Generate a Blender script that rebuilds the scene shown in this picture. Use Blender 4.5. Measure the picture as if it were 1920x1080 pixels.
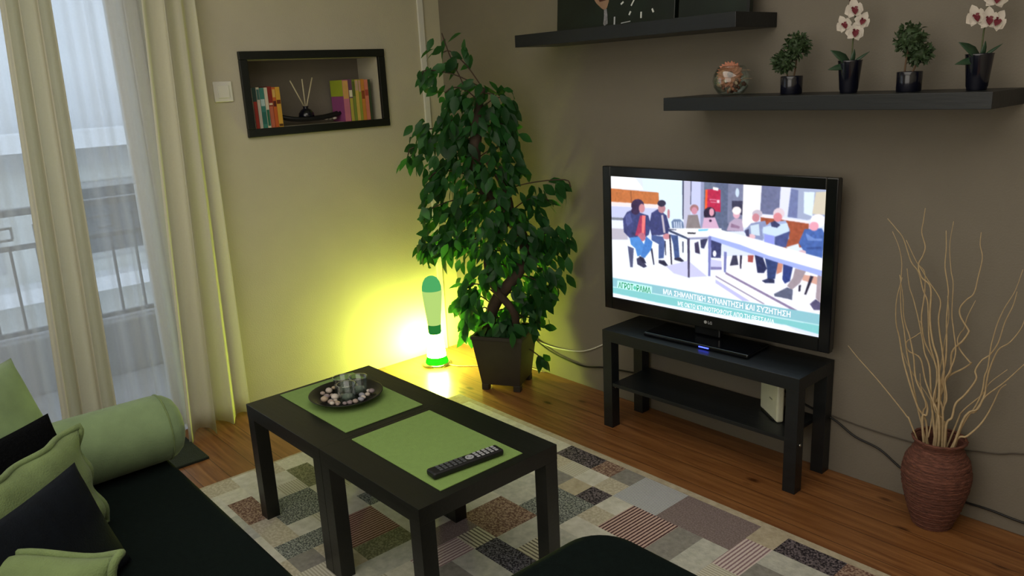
import bpy, bmesh, math, random
import numpy as np
from mathutils import Vector, Matrix, Euler

# ------------------------------------------------------------------ scene, camera, light
for o in list(bpy.data.objects):
    bpy.data.objects.remove(o, do_unlink=True)
SC = bpy.context.scene
COL = SC.collection
SC.view_settings.view_transform = 'Standard'
SC.view_settings.look = 'None'
SC.view_settings.gamma = 1.0
SC.view_settings.use_curve_mapping = False
SC.view_settings.exposure = 0.2

cam_data = bpy.data.cameras.new('camera')
cam_data.sensor_width = 36.0
cam_data.lens = 36.0 * 1487.15 / 1920.0
cam_data.clip_start = 0.05
cam = bpy.data.objects.new('camera', cam_data)
COL.objects.link(cam)
_r = Vector((0.66014643, 0.74951964, -0.04926465))
_u = Vector((-0.16045649, 0.20478848, 0.96556481))
_f = Vector((-0.73379861, 0.62950933, -0.25545567))
cam.matrix_world = Matrix(((_r.x, _u.x, -_f.x, 3.6386), (_r.y, _u.y, -_f.y, -2.7017),
                           (_r.z, _u.z, -_f.z, 1.5179), (0, 0, 0, 1)))
SC.camera = cam

# dusk sky outside the balcony door
W = bpy.data.worlds.new('dusk_sky'); SC.world = W; W.use_nodes = True
bg = W.node_tree.nodes['Background']
bg.inputs[0].default_value = (0.66, 0.73, 0.84, 1); bg.inputs[1].default_value = 1.7

def area(name, loc, rot, size, power, color, sy=None):
    l = bpy.data.lights.new(name, 'AREA'); l.energy = power; l.color = color
    l.shape = 'RECTANGLE'; l.size = size; l.size_y = sy or size
    o = bpy.data.objects.new(name, l); o.location = loc; o.rotation_euler = rot
    COL.objects.link(o); return o
# added soft ambient fill just under the ceiling, no lamp known there
area('overhead_fill_light', (2.7, -2.5, 2.66), (0, 0, 0), 3.2, 38.0, (1.0, 0.94, 0.86), 2.8)
# added fill light behind the viewer that softens the shelves' shadows
area('rear_fill_light', (3.0, -4.2, 1.55), (math.radians(90), 0, 0), 2.8, 26.0, (1.0, 0.94, 0.86), 2.0)

random.seed(11)
RNG = np.random.default_rng(11)
R = math.radians

# ------------------------------------------------------------------ helpers
def lin(hexs):
    v = [int(hexs[i:i+2], 16) / 255.0 for i in (0, 2, 4)]
    return tuple(c / 12.92 if c <= 0.04045 else ((c + 0.055) / 1.055) ** 2.4 for c in v)

MATS = {}
def mat(name, color, rough=0.6, var=0.08, scale=40.0, bump=0.0, bscale=200.0, metal=0.0, spec=0.5,
        trans=0.0, emit=None, estr=0.0, sheen=0.0, coat=0.0, stretch=None):
    """Principled material with a little procedural colour variation and optional bump."""
    if name in MATS: return MATS[name]
    m = bpy.data.materials.new(name); m.use_nodes = True
    nt = m.node_tree; b = nt.nodes['Principled BSDF']
    c = lin(color) if isinstance(color, str) else color
    b.inputs['Roughness'].default_value = rough
    b.inputs['Metallic'].default_value = metal
    b.inputs['Specular IOR Level'].default_value = spec
    b.inputs['Transmission Weight'].default_value = trans
    b.inputs['Sheen Weight'].default_value = sheen
    b.inputs['Coat Weight'].default_value = coat
    tc = nt.nodes.new('ShaderNodeTexCoord')
    mp = nt.nodes.new('ShaderNodeMapping'); nt.links.new(tc.outputs['Object'], mp.inputs[0])
    if stretch: mp.inputs['Scale'].default_value = stretch
    if var > 0:
        n = nt.nodes.new('ShaderNodeTexNoise'); n.inputs['Scale'].default_value = scale
        n.inputs['Detail'].default_value = 4.0
        nt.links.new(mp.outputs[0], n.inputs['Vector'])
        r = nt.nodes.new('ShaderNodeValToRGB')
        r.color_ramp.elements[0].position = 0.3; r.color_ramp.elements[1].position = 0.7
        r.color_ramp.elements[0].color = tuple(x * (1 - var) for x in c) + (1,)
        r.color_ramp.elements[1].color = tuple(min(1, x * (1 + var)) for x in c) + (1,)
        nt.links.new(n.outputs['Fac'], r.inputs[0]); nt.links.new(r.outputs[0], b.inputs['Base Color'])
    else:
        b.inputs['Base Color'].default_value = c + (1,)
    if bump > 0:
        n2 = nt.nodes.new('ShaderNodeTexNoise'); n2.inputs['Scale'].default_value = bscale
        nt.links.new(mp.outputs[0], n2.inputs['Vector'])
        bp = nt.nodes.new('ShaderNodeBump'); bp.inputs['Strength'].default_value = bump
        bp.inputs['Distance'].default_value = 0.004
        nt.links.new(n2.outputs['Fac'], bp.inputs['Height']); nt.links.new(bp.outputs[0], b.inputs['Normal'])
    if emit is not None:
        b.inputs['Emission Color'].default_value = (lin(emit) if isinstance(emit, str) else emit) + (1,)
        b.inputs['Emission Strength'].default_value = estr
    MATS[name] = m
    return m

def obj(name, bm, m, parent=None, smooth=False, loc=None):
    """Link a bmesh as ONE mesh object."""
    me = bpy.data.meshes.new(name); bm.to_mesh(me); bm.free()
    for mm in (m if isinstance(m, (list, tuple)) else [m]): me.materials.append(mm)
    if smooth:
        for p in me.polygons: p.use_smooth = True
    o = bpy.data.objects.new(name, me); COL.objects.link(o)
    if parent: o.parent = parent
    if loc: o.location = loc
    return o

def tag(o, label, cat, group=None):
    o['label'] = label; o['category'] = cat
    if group: o['group'] = group
    return o

def thing(name, label, cat, loc=(0, 0, 0), rot=(0, 0, 0), group=None):
    o = bpy.data.objects.new(name, None); o.empty_display_size = 0.05; COL.objects.link(o)
    o.location = loc; o.rotation_euler = rot
    return tag(o, label, cat, group)

def struct(name, bm, m, parent=None, smooth=False):
    o = obj(name, bm, m, parent, smooth)
    if not parent: o['kind'] = 'structure'
    return o

def box(bm, x0, x1, y0, y1, z0, z1, bev=0.0, seg=2, mtx=None):
    t = bmesh.new()
    bmesh.ops.create_cube(t, size=1.0)
    bmesh.ops.scale(t, verts=t.verts, vec=(x1 - x0, y1 - y0, z1 - z0))
    bmesh.ops.translate(t, verts=t.verts, vec=((x0 + x1) / 2, (y0 + y1) / 2, (z0 + z1) / 2))
    if bev > 0:
        bmesh.ops.bevel(t, geom=list(t.edges), offset=bev, segments=seg, profile=0.5, affect='EDGES')
    if mtx is not None: bmesh.ops.transform(t, verts=t.verts, matrix=mtx)
    merge(bm, t)
    return bm

def merge(bm, t):
    vm = [bm.verts.new(v.co) for v in t.verts]
    t.verts.index_update()
    for f in t.faces:
        try:
            nf = bm.faces.new([vm[v.index] for v in f.verts]); nf.smooth = f.smooth; nf.material_index = f.material_index
        except ValueError: pass
    t.free()

def bx(*a, **k): return box(bmesh.new(), *a, **k)

def lathe(bm, prof, seg=32, c=(0, 0, 0), cap0=True, cap1=True, wob=None):
    rings = []
    for i, (r, z) in enumerate(prof):
        ring = []
        for k in range(seg):
            a = 2 * math.pi * k / seg
            rr = r * (1 + (wob(a, z) if wob else 0))
            ring.append(bm.verts.new((c[0] + rr * math.cos(a), c[1] + rr * math.sin(a), c[2] + z)))
        rings.append(ring)
    for a, b in zip(rings, rings[1:]):
        for k in range(seg):
            bm.faces.new((a[k], a[(k + 1) % seg], b[(k + 1) % seg], b[k])).smooth = True
    if cap0: bm.faces.new(rings[0][::-1])
    if cap1: bm.faces.new(rings[-1])
    return bm

def spline(pts, n=6):
    """Catmull-Rom through points (any dimension)."""
    P = [np.array(p, float) for p in pts]
    P = [2 * P[0] - P[1]] + P + [2 * P[-1] - P[-2]]
    out = []
    for i in range(1, len(P) - 2):
        for k in range(n):
            t = k / n
            out.append(0.5 * (2 * P[i] + (P[i+1] - P[i-1]) * t + (2 * P[i-1] - 5 * P[i] + 4 * P[i+1] - P[i+2]) * t * t
                              + (-P[i-1] + 3 * P[i] - 3 * P[i+1] + P[i+2]) * t ** 3))
    out.append(P[-2]); return out

def tube(bm, pts, rad, seg=8, caps=True):
    """Round tube along pts; rad is a number or a list."""
    pts = [Vector(p[:3]) for p in pts]; n = len(pts)
    rads = rad if isinstance(rad, (list, tuple)) else [rad] * n
    t0 = (pts[1] - pts[0]).normalized()
    up = Vector((0, 0, 1)) if abs(t0.z) < 0.9 else Vector((1, 0, 0))
    s = t0.cross(up).normalized(); rings = []
    for i in range(n):
        t = (pts[min(i + 1, n - 1)] - pts[max(i - 1, 0)]).normalized()
        s = (s - t * s.dot(t)).normalized(); q = t.cross(s)
        rings.append([bm.verts.new(pts[i] + (s * math.cos(2 * math.pi * k / seg) + q * math.sin(2 * math.pi * k / seg)) * rads[i]) for k in range(seg)])
    for a, b in zip(rings, rings[1:]):
        for k in range(seg):
            bm.faces.new((a[k], a[(k + 1) % seg], b[(k + 1) % seg], b[k])).smooth = True
    if caps:
        bm.faces.new(rings[0][::-1]); bm.faces.new(rings[-1])
    return bm

def blob(bm, c, r, sub=2, jitter=0.0, mtx=None):
    t = bmesh.new(); bmesh.ops.create_icosphere(t, subdivisions=sub, radius=1.0)
    ph = [random.uniform(0, 6.28) for _ in range(3)]
    for v in t.verts:
        k = 1 + jitter * (math.sin(3 * v.co.x + ph[0]) + math.sin(2.5 * v.co.y + ph[1]) + math.sin(3.3 * v.co.z + ph[2])) / 3
        v.co = Vector((v.co.x * r[0], v.co.y * r[1], v.co.z * r[2])) * k
    if mtx is not None: bmesh.ops.transform(t, verts=t.verts, matrix=mtx)
    bmesh.ops.translate(t, verts=t.verts, vec=c)
    for f in t.faces: f.smooth = True
    merge(bm, t); return bm

def leaf(bm, base, d, nrm, L, Wd, droop=0.25, tipcurl=0.0):
    """Pointed oval leaf folded along its midrib."""
    d = Vector(d).normalized(); nrm = Vector(nrm); nrm = (nrm - d * nrm.dot(d)).normalized(); s = d.cross(nrm)
    prof = ((0.0, 0.02), (0.18, 0.62), (0.42, 1.0), (0.68, 0.78), (0.88, 0.34), (1.0, 0.02))
    rows = []
    for t, w in prof:
        c = Vector(base) + d * (L * t) - nrm * (droop * L * t * t)
        e = nrm * (0.10 * Wd * w)
        rows.append((bm.verts.new(c + s * (Wd * .5 * w) + e), bm.verts.new(c), bm.verts.new(c - s * (Wd * .5 * w) + e)))
    for a, b in zip(rows, rows[1:]):
        bm.faces.new((a[0], a[1], b[1], b[0])).smooth = True
        bm.faces.new((a[1], a[2], b[2], b[1])).smooth = True

def copy_tree(o, parent=None):
    c = o.copy(); COL.objects.link(c)
    if parent: c.parent = parent
    for ch in [x for x in bpy.data.objects if x.parent == o]: copy_tree(ch, c)
    return c

def text_mesh(name, body, size, m, parent, mtx, bold=0.0, width=None, align='LEFT', depth=0.0):
    cu = bpy.data.curves.new(name, 'FONT'); cu.body = body; cu.size = size; cu.align_x = align
    cu.offset = bold; cu.extrude = depth
    t = bpy.data.objects.new('tmp', cu); COL.objects.link(t)
    bpy.context.view_layer.update()
    me = bpy.data.meshes.new_from_object(t.evaluated_get(bpy.context.evaluated_depsgraph_get()))
    bpy.data.objects.remove(t, do_unlink=True)
    if width:
        xs = [v.co.x for v in me.vertices]; w0 = max(xs) - min(xs); k = width / w0; x0 = min(xs)
        for v in me.vertices: v.co.x = (v.co.x - x0) * k
    me.transform(mtx); me.materials.clear(); me.materials.append(m); me.name = name
    o = bpy.data.objects.new(name, me); COL.objects.link(o); o.parent = parent
    return o

TV_SHAPES = [
 ((248,250,255),[-2,-5,130,-5,173,68,181,92,1,100]),
 ((222,240,255),[173,-6,381,-6,383,355,265,364,261,107,181,92]),
 ((60,65,90),[381,-9,388,-9,389,288,383,289]),
 ((195,195,220),[388,-9,422,-10,425,348,390,354]),
 ((70,72,98),[422,-10,426,-11,425,175,421,175]),
 ((200,205,240),[426,-11,471,-6,471,345,427,354]),
 ((150,155,190),[471,-6,487,-5,488,342,471,345]),
 ((105,115,140),[486,-5,567,-2,572,333,486,348]),
 ((95,105,135),[539,-4,665,-3,664,331,543,354]),
 ((125,130,160),[597,-1,665,-3,663,297,597,286]),
 ((205,224,246),[647,60,646,75,644,87,640,93,636,92,633,84,630,70,630,54,632,40,635,31,639,29,643,34,646,45]),
 ((60,60,85),[615,121,664,117,663,218,617,185]),
 ((188,42,78),[502,51,563,49,565,209,496,205]),
 ((188,42,78),[540,65,564,65,562,206,542,209]),
 ((250,95,50),[493,55,503,56,502,199,491,200]),
 ((255,255,255),[528,33,553,37,552,58,528,53]),
 ((228,150,175),[512,122,545,122,545,127,512,128]),
 ((228,150,175),[518,139,545,139,545,145,518,145]),
 ((240,205,220),[547,123,559,122,559,145,547,146]),
 ((252,248,248),[665,-6,743,-4,737,217,703,296,663,303]),
 ((110,115,150),[743,-5,822,-4,821,195,740,194]),
 ((228,230,252),[822,-7,864,-4,855,200,819,155]),
 ((165,175,205),[864,-7,1001,-2,1002,173,932,209,853,201]),
 ((115,125,170),[863,9,893,16,893,202,855,200]),
 ((225,240,252),[915,24,956,22,952,182,918,166]),
 ((215,205,185),[961,21,1001,13,1001,163,950,166]),
 ((165,85,60),[742,216,795,218,854,225,940,229,939,386,858,420,745,350]),
 ((240,235,245),[742,200,795,201,841,211,940,217,938,232,841,223,742,219]),
 ((195,115,65),[-1,99,261,104,264,195,-2,207]),
 ((120,70,50),[111,107,114,106,116,200,113,201]),
 ((248,228,228),[-2,207,263,197,263,223,-2,240]),
 ((200,205,240),[-2,243,265,227,265,327,-3,334]),
 ((130,135,150),[-3,333,76,326,76,347,-3,354]),
 ((232,236,250),[-3,357,93,354,92,415,-4,423]),
 ((190,185,200),[-4,423,92,414,92,500,-5,520]),
 ((240,246,255),[-7,518,240,473,572,385,578,847,-5,850]),
 ((246,246,255),[545,538,1001,433,1004,844,549,862]),
 ((205,205,240),[299,670,412,599,506,698,409,730,340,716]),
 ((205,205,240),[516,563,574,567,575,620,517,622]),
 ((195,195,240),[547,711,708,831,673,836,547,738]),
 ((140,125,160),[593,642,910,836,889,842,592,658]),
 ((150,140,165),[547,681,774,831,764,834,547,692]),
 ((205,140,120),[818,522,843,525,839,584,818,606]),
 ((218,168,152),[929,580,983,582,983,636,923,620]),
 ((170,85,80),[692,498,718,492,715,545,693,547]),
 ((85,90,125),[91,551,125,564,118,720,104,722]),
 ((55,55,80),[217,547,227,542,238,670,232,674]),
 ((62,68,120),[115,257,168,275,206,287,220,360,208,438,171,484,105,487,70,442,66,336,89,278]),
 ((85,92,150),[79,308,106,278,119,352,88,396]),
 ((172,60,95),[161,295,191,290,190,448,132,459,146,386]),
 ((242,125,122),[173,290,192,291,183,436,169,439]),
 ((58,40,75),[184,210,180,233,168,252,153,263,136,263,121,251,113,232,114,208,122,186,136,171,153,166,169,172,180,188]),
 ((58,40,75),[161,257,159,272,151,284,140,291,129,291,119,284,114,272,114,256,119,242,129,232,140,229,151,232,159,243]),
 ((205,142,152),[188,234,186,251,181,264,173,271,165,270,159,262,155,247,155,230,159,215,166,204,173,201,181,206,186,218]),
 ((190,110,130),[191,460,189,477,182,491,172,499,162,499,153,491,148,477,148,460,153,444,162,433,172,429,182,433,189,444]),
 ((80,140,215),[103,481,154,464,182,519,172,605,145,625,134,562,109,535]),
 ((72,128,205),[193,453,228,491,220,556,185,629,163,621,180,532]),
 ((60,60,90),[140,644,158,626,197,695,180,710,144,690]),
 ((45,45,75),[154,619,180,629,194,671,171,670]),
 ((60,65,115),[223,266,257,230,302,272,320,367,309,412,265,433,223,438,211,362]),
 ((192,182,196),[274,276,284,269,297,408,286,410]),
 ((185,130,140),[297,221,294,238,288,251,279,259,270,258,262,250,258,235,258,218,262,202,270,192,279,188,288,193,294,205]),
 ((50,45,70),[299,181,296,193,289,203,280,209,269,209,260,203,255,193,255,181,260,169,269,161,279,158,289,161,296,169]),
 ((75,95,150),[223,438,282,439,295,483,287,607,260,618,261,503,223,479]),
 ((65,85,135),[323,416,360,418,369,582,344,598,336,487]),
 ((50,50,75),[261,628,291,625,310,661,295,670,260,652]),
 ((50,50,75),[343,594,372,583,393,607,381,617,343,609]),
 ((205,140,150),[322,431,320,442,314,452,305,458,296,458,288,454,283,444,283,433,288,422,296,414,305,411,314,413,320,421]),
 ((190,130,140),[319,257,319,274,317,288,314,294,310,293,307,283,306,268,306,250,307,235,310,224,313,222,316,227,319,240]),
 ((50,45,65),[315,417,323,416,332,647,325,651]),
 ((60,60,80),[292,471,298,470,300,582,295,583]),
 ((110,130,165),[327,317,339,296,371,291,387,312,392,363,331,374]),
 ((215,225,245),[339,315,344,314,347,363,343,364]),
 ((215,225,245),[350,313,355,312,358,361,353,362]),
 ((215,225,245),[362,311,366,310,368,359,363,360]),
 ((215,225,245),[373,309,378,308,379,357,374,358]),
 ((70,75,100),[382,459,390,457,389,544,384,546]),
 ((140,130,132),[410,254,457,244,473,348,400,361]),
 ((165,118,120),[462,198,460,212,453,224,444,231,434,231,425,224,420,211,420,197,425,183,433,173,443,170,453,174,459,184]),
 ((208,145,165),[456,215,454,228,450,238,443,244,436,243,430,237,427,226,427,213,430,200,436,192,443,190,449,193,454,202]),
 ((45,35,60),[542,222,539,244,530,262,518,272,504,271,493,261,486,242,486,219,492,198,503,184,517,179,530,185,539,201]),
 ((226,162,182),[535,214,534,228,530,239,525,244,520,244,515,237,512,225,512,211,514,198,519,189,525,187,530,191,534,201]),
 ((215,175,205),[487,261,539,251,561,332,478,350]),
 ((60,40,70),[525,278,524,282,522,286,519,288,516,288,513,286,512,283,512,278,513,274,516,271,519,270,522,271,524,274]),
 ((60,62,98),[471,429,509,409,490,492,475,489]),
 ((65,60,90),[443,459,462,443,471,537,447,531]),
 ((60,65,110),[523,418,572,408,570,545,524,552]),
 ((240,240,250),[549,516,548,528,545,537,542,542,538,541,534,535,532,526,532,514,534,504,537,497,541,495,545,498,548,506]),
 ((185,165,192),[606,279,629,246,661,244,671,330,594,339]),
 ((150,120,150),[615,283,654,299,651,314,612,312]),
 ((225,175,195),[653,214,651,227,647,238,640,244,632,244,626,237,622,226,622,212,625,200,631,191,639,188,646,192,651,201]),
 ((248,238,238),[658,185,656,199,650,210,641,217,631,217,623,210,618,198,618,184,622,171,630,162,640,159,649,162,656,172]),
 ((140,150,190),[702,268,763,240,770,278,755,381,690,366,671,330]),
 ((205,222,238),[699,285,736,267,742,350,704,346]),
 ((198,188,204),[750,193,748,206,741,217,731,223,720,224,711,217,706,206,706,193,711,181,719,172,730,168,740,172,747,180]),
 ((205,138,150),[738,222,737,237,732,248,725,255,717,254,710,247,706,235,706,220,710,207,716,198,724,195,731,199,736,209]),
 ((232,192,202),[723,359,721,369,715,377,707,382,698,383,690,379,686,372,686,362,690,353,697,346,706,343,714,345,721,351]),
 ((70,70,105),[676,323,693,309,697,365,683,362]),
 ((165,180,222),[783,248,847,226,865,282,863,348,835,411,762,396,749,304]),
 ((205,225,246),[754,286,854,241,864,304,805,341,754,328]),
 ((75,85,140),[805,346,867,293,853,408,806,412]),
 ((150,160,240),[761,335,803,338,804,404,762,396]),
 ((60,65,105),[785,250,802,234,826,260,813,281,790,277]),
 ((228,208,218),[842,178,840,197,832,212,822,220,810,220,801,211,795,195,795,176,800,159,809,147,820,143,831,148,839,161]),
 ((222,140,150),[832,206,831,221,825,233,817,240,808,239,801,232,797,219,796,204,800,190,807,180,816,177,824,181,830,191]),
 ((75,105,175),[924,271,990,254,1002,288,998,459,935,447,903,367]),
 ((112,142,208),[928,297,965,327,994,322,994,337,938,346]),
 ((60,85,150),[933,393,994,375,994,390,937,406]),
 ((247,242,250),[1002,202,999,223,991,240,978,250,964,250,952,240,945,222,945,201,951,181,962,168,976,163,989,168,998,182]),
 ((236,165,185),[978,243,976,257,971,269,963,276,954,276,946,269,941,257,941,242,945,229,952,219,961,216,970,219,976,229]),
 ((225,235,246),[853,408,902,373,911,428,865,422]),
 ((222,190,200),[934,425,933,433,928,439,921,443,913,444,907,441,904,436,903,428,907,421,913,416,920,413,927,414,932,419]),
 ((60,70,100),[312,378,409,422,409,439,315,396]),
 ((246,247,252),[311,370,571,326,572,388,409,424]),
 ((150,155,190),[409,424,515,399,515,413,409,440]),
 ((70,65,95),[407,430,420,427,421,729,412,731]),
 ((30,30,42),[407,384,450,379,447,390,409,395]),
 ((60,65,90),[315,374,353,372,351,378,319,382]),
 ((110,200,235),[461,353,511,341,503,355,461,366]),
 ((45,50,90),[722,491,754,484,776,575,764,610,736,615,728,541]),
 ((55,70,120),[765,496,823,510,812,640,780,655,776,569]),
 ((50,55,90),[756,667,784,642,810,645,811,671,771,680]),
 ((50,65,130),[844,519,885,528,874,640,854,663,843,636]),
 ((165,150,160),[893,545,937,556,915,644,884,699,863,676,885,614]),
 ((95,100,125),[810,748,864,686,888,697,886,771,866,766,813,765]),
 ((165,150,160),[983,571,999,572,999,757,980,730]),
 ((90,85,120),[958,777,980,736,1000,757,1001,807,975,814]),
 ((45,40,60),[955,581,968,583,942,717,934,717]),
 ((45,40,60),[910,662,920,652,918,700,911,704]),
 ((50,45,70),[657,506,667,504,664,603,658,604]),
 ((60,60,85),[624,514,643,509,651,577,612,593]),
 ((250,250,255),[512,386,547,332,673,364,858,415,997,451,1001,539,781,482,656,429]),
 ((165,180,245),[512,389,656,428,781,481,1000,536,998,575,761,502,646,464,517,418]),
 ((120,125,190),[509,397,523,395,522,692,512,695]),
 ((120,125,185),[584,494,597,494,595,647,585,647]),
 ((130,125,175),[523,621,575,611,575,631,523,644]),
 ((142,196,208),[-5,835,283,834,577,840,801,838,1002,836,1002,911,823,911,553,906,283,903,-5,911]),
 ((205,240,244),[-5,910,283,902,553,904,823,910,1002,909,1001,917,823,919,553,913,283,911,-5,918]),
 ((132,204,206),[-5,917,283,909,553,912,823,917,1001,916,1001,977,870,957,554,971,283,976,-5,966]),
 ((236,241,255),[-6,964,283,975,554,970,870,956,913,987,999,1004,968,1035,-7,1018]),
 ((192,246,240),[29,852,224,851,223,908,25,914])]
TWIGS = [
 [[2.683,-0.135,0.287],[2.654,-0.135,0.332],[2.634,-0.136,0.364],[2.597,-0.136,0.402],[2.53,-0.137,0.467],[2.461,-0.138,0.527],[2.422,-0.138,0.565]],
 [[2.738,-0.092,0.29],[2.731,-0.092,0.33],[2.713,-0.092,0.368],[2.702,-0.092,0.421],[2.701,-0.092,0.517],[2.689,-0.092,0.562],[2.669,-0.092,0.62],[2.659,-0.092,0.698],[2.652,-0.092,0.754],[2.635,-0.092,0.792],[2.616,-0.092,0.848],[2.59,-0.092,0.88],[2.561,-0.091,0.95],[2.535,-0.091,0.981],[2.505,-0.091,1.012]],
 [[2.686,-0.134,0.291],[2.684,-0.132,0.35],[2.694,-0.13,0.384],[2.692,-0.128,0.417],[2.669,-0.126,0.459],[2.648,-0.124,0.499],[2.635,-0.122,0.57],[2.617,-0.12,0.634],[2.602,-0.118,0.667],[2.59,-0.116,0.706],[2.583,-0.114,0.763],[2.566,-0.112,0.835]],
 [[2.679,-0.111,0.277],[2.674,-0.115,0.346],[2.652,-0.119,0.425],[2.632,-0.122,0.508],[2.614,-0.126,0.583],[2.601,-0.13,0.659],[2.59,-0.134,0.714],[2.582,-0.137,0.798],[2.582,-0.141,0.881],[2.57,-0.145,0.936],[2.548,-0.148,0.983]],
 [[2.739,-0.096,0.299],[2.734,-0.102,0.417],[2.727,-0.108,0.495],[2.728,-0.114,0.546],[2.718,-0.119,0.618],[2.712,-0.125,0.654],[2.704,-0.131,0.716],[2.708,-0.137,0.771],[2.697,-0.143,0.801],[2.671,-0.149,0.838],[2.639,-0.155,0.888]],
 [[2.743,-0.117,0.304],[2.739,-0.115,0.38],[2.723,-0.113,0.444],[2.722,-0.112,0.495],[2.729,-0.11,0.576],[2.725,-0.108,0.649],[2.719,-0.107,0.713],[2.716,-0.105,0.802],[2.699,-0.103,0.878],[2.697,-0.102,0.938],[2.691,-0.1,0.994]],
 [[2.736,-0.114,0.301],[2.735,-0.112,0.378],[2.743,-0.11,0.448],[2.732,-0.108,0.509],[2.742,-0.106,0.54],[2.754,-0.104,0.606],[2.741,-0.101,0.676],[2.73,-0.099,0.733],[2.725,-0.097,0.826],[2.714,-0.095,0.87],[2.703,-0.093,0.949],[2.707,-0.091,1.023]],
 [[2.738,-0.096,0.303],[2.718,-0.092,0.452],[2.727,-0.088,0.502],[2.738,-0.085,0.541],[2.735,-0.081,0.599],[2.762,-0.077,0.642],[2.775,-0.074,0.672],[2.771,-0.07,0.681],[2.745,-0.066,0.716],[2.74,-0.063,0.744],[2.755,-0.059,0.772],[2.773,-0.056,0.795],[2.779,-0.052,0.847],[2.784,-0.048,0.91],[2.773,-0.045,0.949],[2.771,-0.041,0.987]],
 [[2.746,-0.123,0.301],[2.752,-0.12,0.342],[2.766,-0.116,0.392],[2.772,-0.113,0.441],[2.796,-0.109,0.479],[2.821,-0.106,0.535],[2.815,-0.103,0.562],[2.829,-0.099,0.598],[2.849,-0.096,0.621],[2.867,-0.093,0.664],[2.877,-0.089,0.728],[2.893,-0.086,0.785],[2.898,-0.082,0.828]],
 [[2.749,-0.098,0.292],[2.79,-0.101,0.355],[2.827,-0.104,0.445],[2.842,-0.107,0.501],[2.845,-0.11,0.552],[2.852,-0.113,0.583],[2.855,-0.116,0.65],[2.86,-0.119,0.688],[2.868,-0.122,0.734],[2.883,-0.125,0.785],[2.905,-0.128,0.839],[2.92,-0.13,0.909]],
 [[2.773,-0.14,0.33],[2.8,-0.129,0.386],[2.832,-0.117,0.434],[2.848,-0.106,0.484],[2.847,-0.095,0.523],[2.849,-0.084,0.573],[2.863,-0.072,0.633],[2.888,-0.061,0.66],[2.91,-0.05,0.705],[2.918,-0.039,0.75]],
 [[2.765,-0.122,0.302],[2.801,-0.123,0.388],[2.84,-0.124,0.446],[2.857,-0.125,0.492],[2.906,-0.127,0.555],[2.953,-0.128,0.626]],
 [[2.736,-0.086,0.295],[2.77,-0.087,0.357],[2.786,-0.088,0.411],[2.838,-0.089,0.485],[2.855,-0.09,0.527],[2.899,-0.091,0.583]],
 [[2.708,-0.112,0.285],[2.709,-0.107,0.354],[2.697,-0.102,0.407],[2.688,-0.098,0.463],[2.676,-0.093,0.537],[2.656,-0.089,0.579],[2.644,-0.084,0.62],[2.623,-0.079,0.688],[2.601,-0.075,0.75],[2.583,-0.07,0.788],[2.569,-0.066,0.848]],
 [[2.748,-0.138,0.309],[2.73,-0.133,0.4],[2.723,-0.128,0.5],[2.711,-0.123,0.576],[2.689,-0.119,0.631],[2.672,-0.114,0.706],[2.664,-0.109,0.806],[2.632,-0.104,0.835],[2.617,-0.099,0.873],[2.626,-0.094,0.903],[2.629,-0.089,0.934],[2.613,-0.084,0.976],[2.613,-0.079,1.012],[2.614,-0.075,1.054]],
 [[2.691,-0.118,0.291],[2.683,-0.128,0.357],[2.692,-0.138,0.42],[2.676,-0.148,0.482],[2.673,-0.158,0.532]]]
LEAF_CLUSTERS = [[0.611,-0.403,1.63,0.103,0.11,16],[0.536,-0.492,1.553,0.054,0.054,9],[0.612,-0.402,1.47,0.087,0.062,14],[0.7,-0.3,1.44,0.124,0.094,36],[0.764,-0.226,1.415,0.079,0.075,14],[0.638,-0.372,1.315,0.165,0.105,60],[0.751,-0.24,1.294,0.085,0.12,36],[0.522,-0.507,1.287,0.113,0.07,26],[0.477,-0.56,1.204,0.055,0.081,12],[0.615,-0.4,1.156,0.147,0.121,60],[0.728,-0.267,1.096,0.142,0.127,60],[0.784,-0.202,1.193,0.04,0.106,9],[0.545,-0.48,1.085,0.089,0.076,24],[0.605,-0.411,0.927,0.169,0.123,70],[0.506,-0.526,0.903,0.041,0.098,12],[0.754,-0.237,0.889,0.17,0.129,72],[0.879,-0.122,0.948,0.09,0.097,20],[1.016,-0.1,1.031,0.066,0.051,7],[0.547,-0.478,0.774,0.119,0.088,50],[0.665,-0.34,0.765,0.151,0.117,62],[0.8,-0.184,0.728,0.172,0.117,72],[0.975,-0.117,0.777,0.083,0.109,22],[0.498,-0.536,0.725,0.047,0.062,11],[0.62,-0.394,0.472,0.09,0.101,32],[0.601,-0.416,0.349,0.059,0.069,11],[0.851,-0.171,0.545,0.153,0.1,44],[0.755,-0.236,0.378,0.128,0.085,26],[0.941,-0.111,0.574,0.074,0.074,12],[0.823,-0.157,0.339,0.075,0.069,10],[0.831,-0.147,0.14,0.054,0.043,6],[0.711,-0.287,0.628,0.126,0.089,44],[0.809,-0.173,0.456,0.106,0.079,30],[0.727,-0.268,0.338,0.117,0.064,24],[0.639,-0.371,0.525,0.095,0.063,20],[0.66,-0.347,0.399,0.08,0.069,14]]
TRUNK = [[0.568,-0.301,0.242,0.0375],[0.61,-0.313,0.311,0.0374],[0.705,-0.294,0.451,0.0371],[0.807,-0.252,0.582,0.0342],[0.807,-0.176,0.674,0.034],[0.748,-0.152,0.783,0.0337],[0.653,-0.201,0.901,0.0334],[0.637,-0.297,1.031,0.0331],[0.664,-0.342,1.152,0.0354],[0.689,-0.343,1.277,0.0326],[0.685,-0.318,1.385,0.0249],[0.701,-0.299,1.481,0.0173]]
TOP_TWIG = [[0.648,-0.361,1.468],[0.639,-0.372,1.521],[0.618,-0.396,1.594],[0.602,-0.415,1.666],[0.589,-0.429,1.732]]
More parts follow.
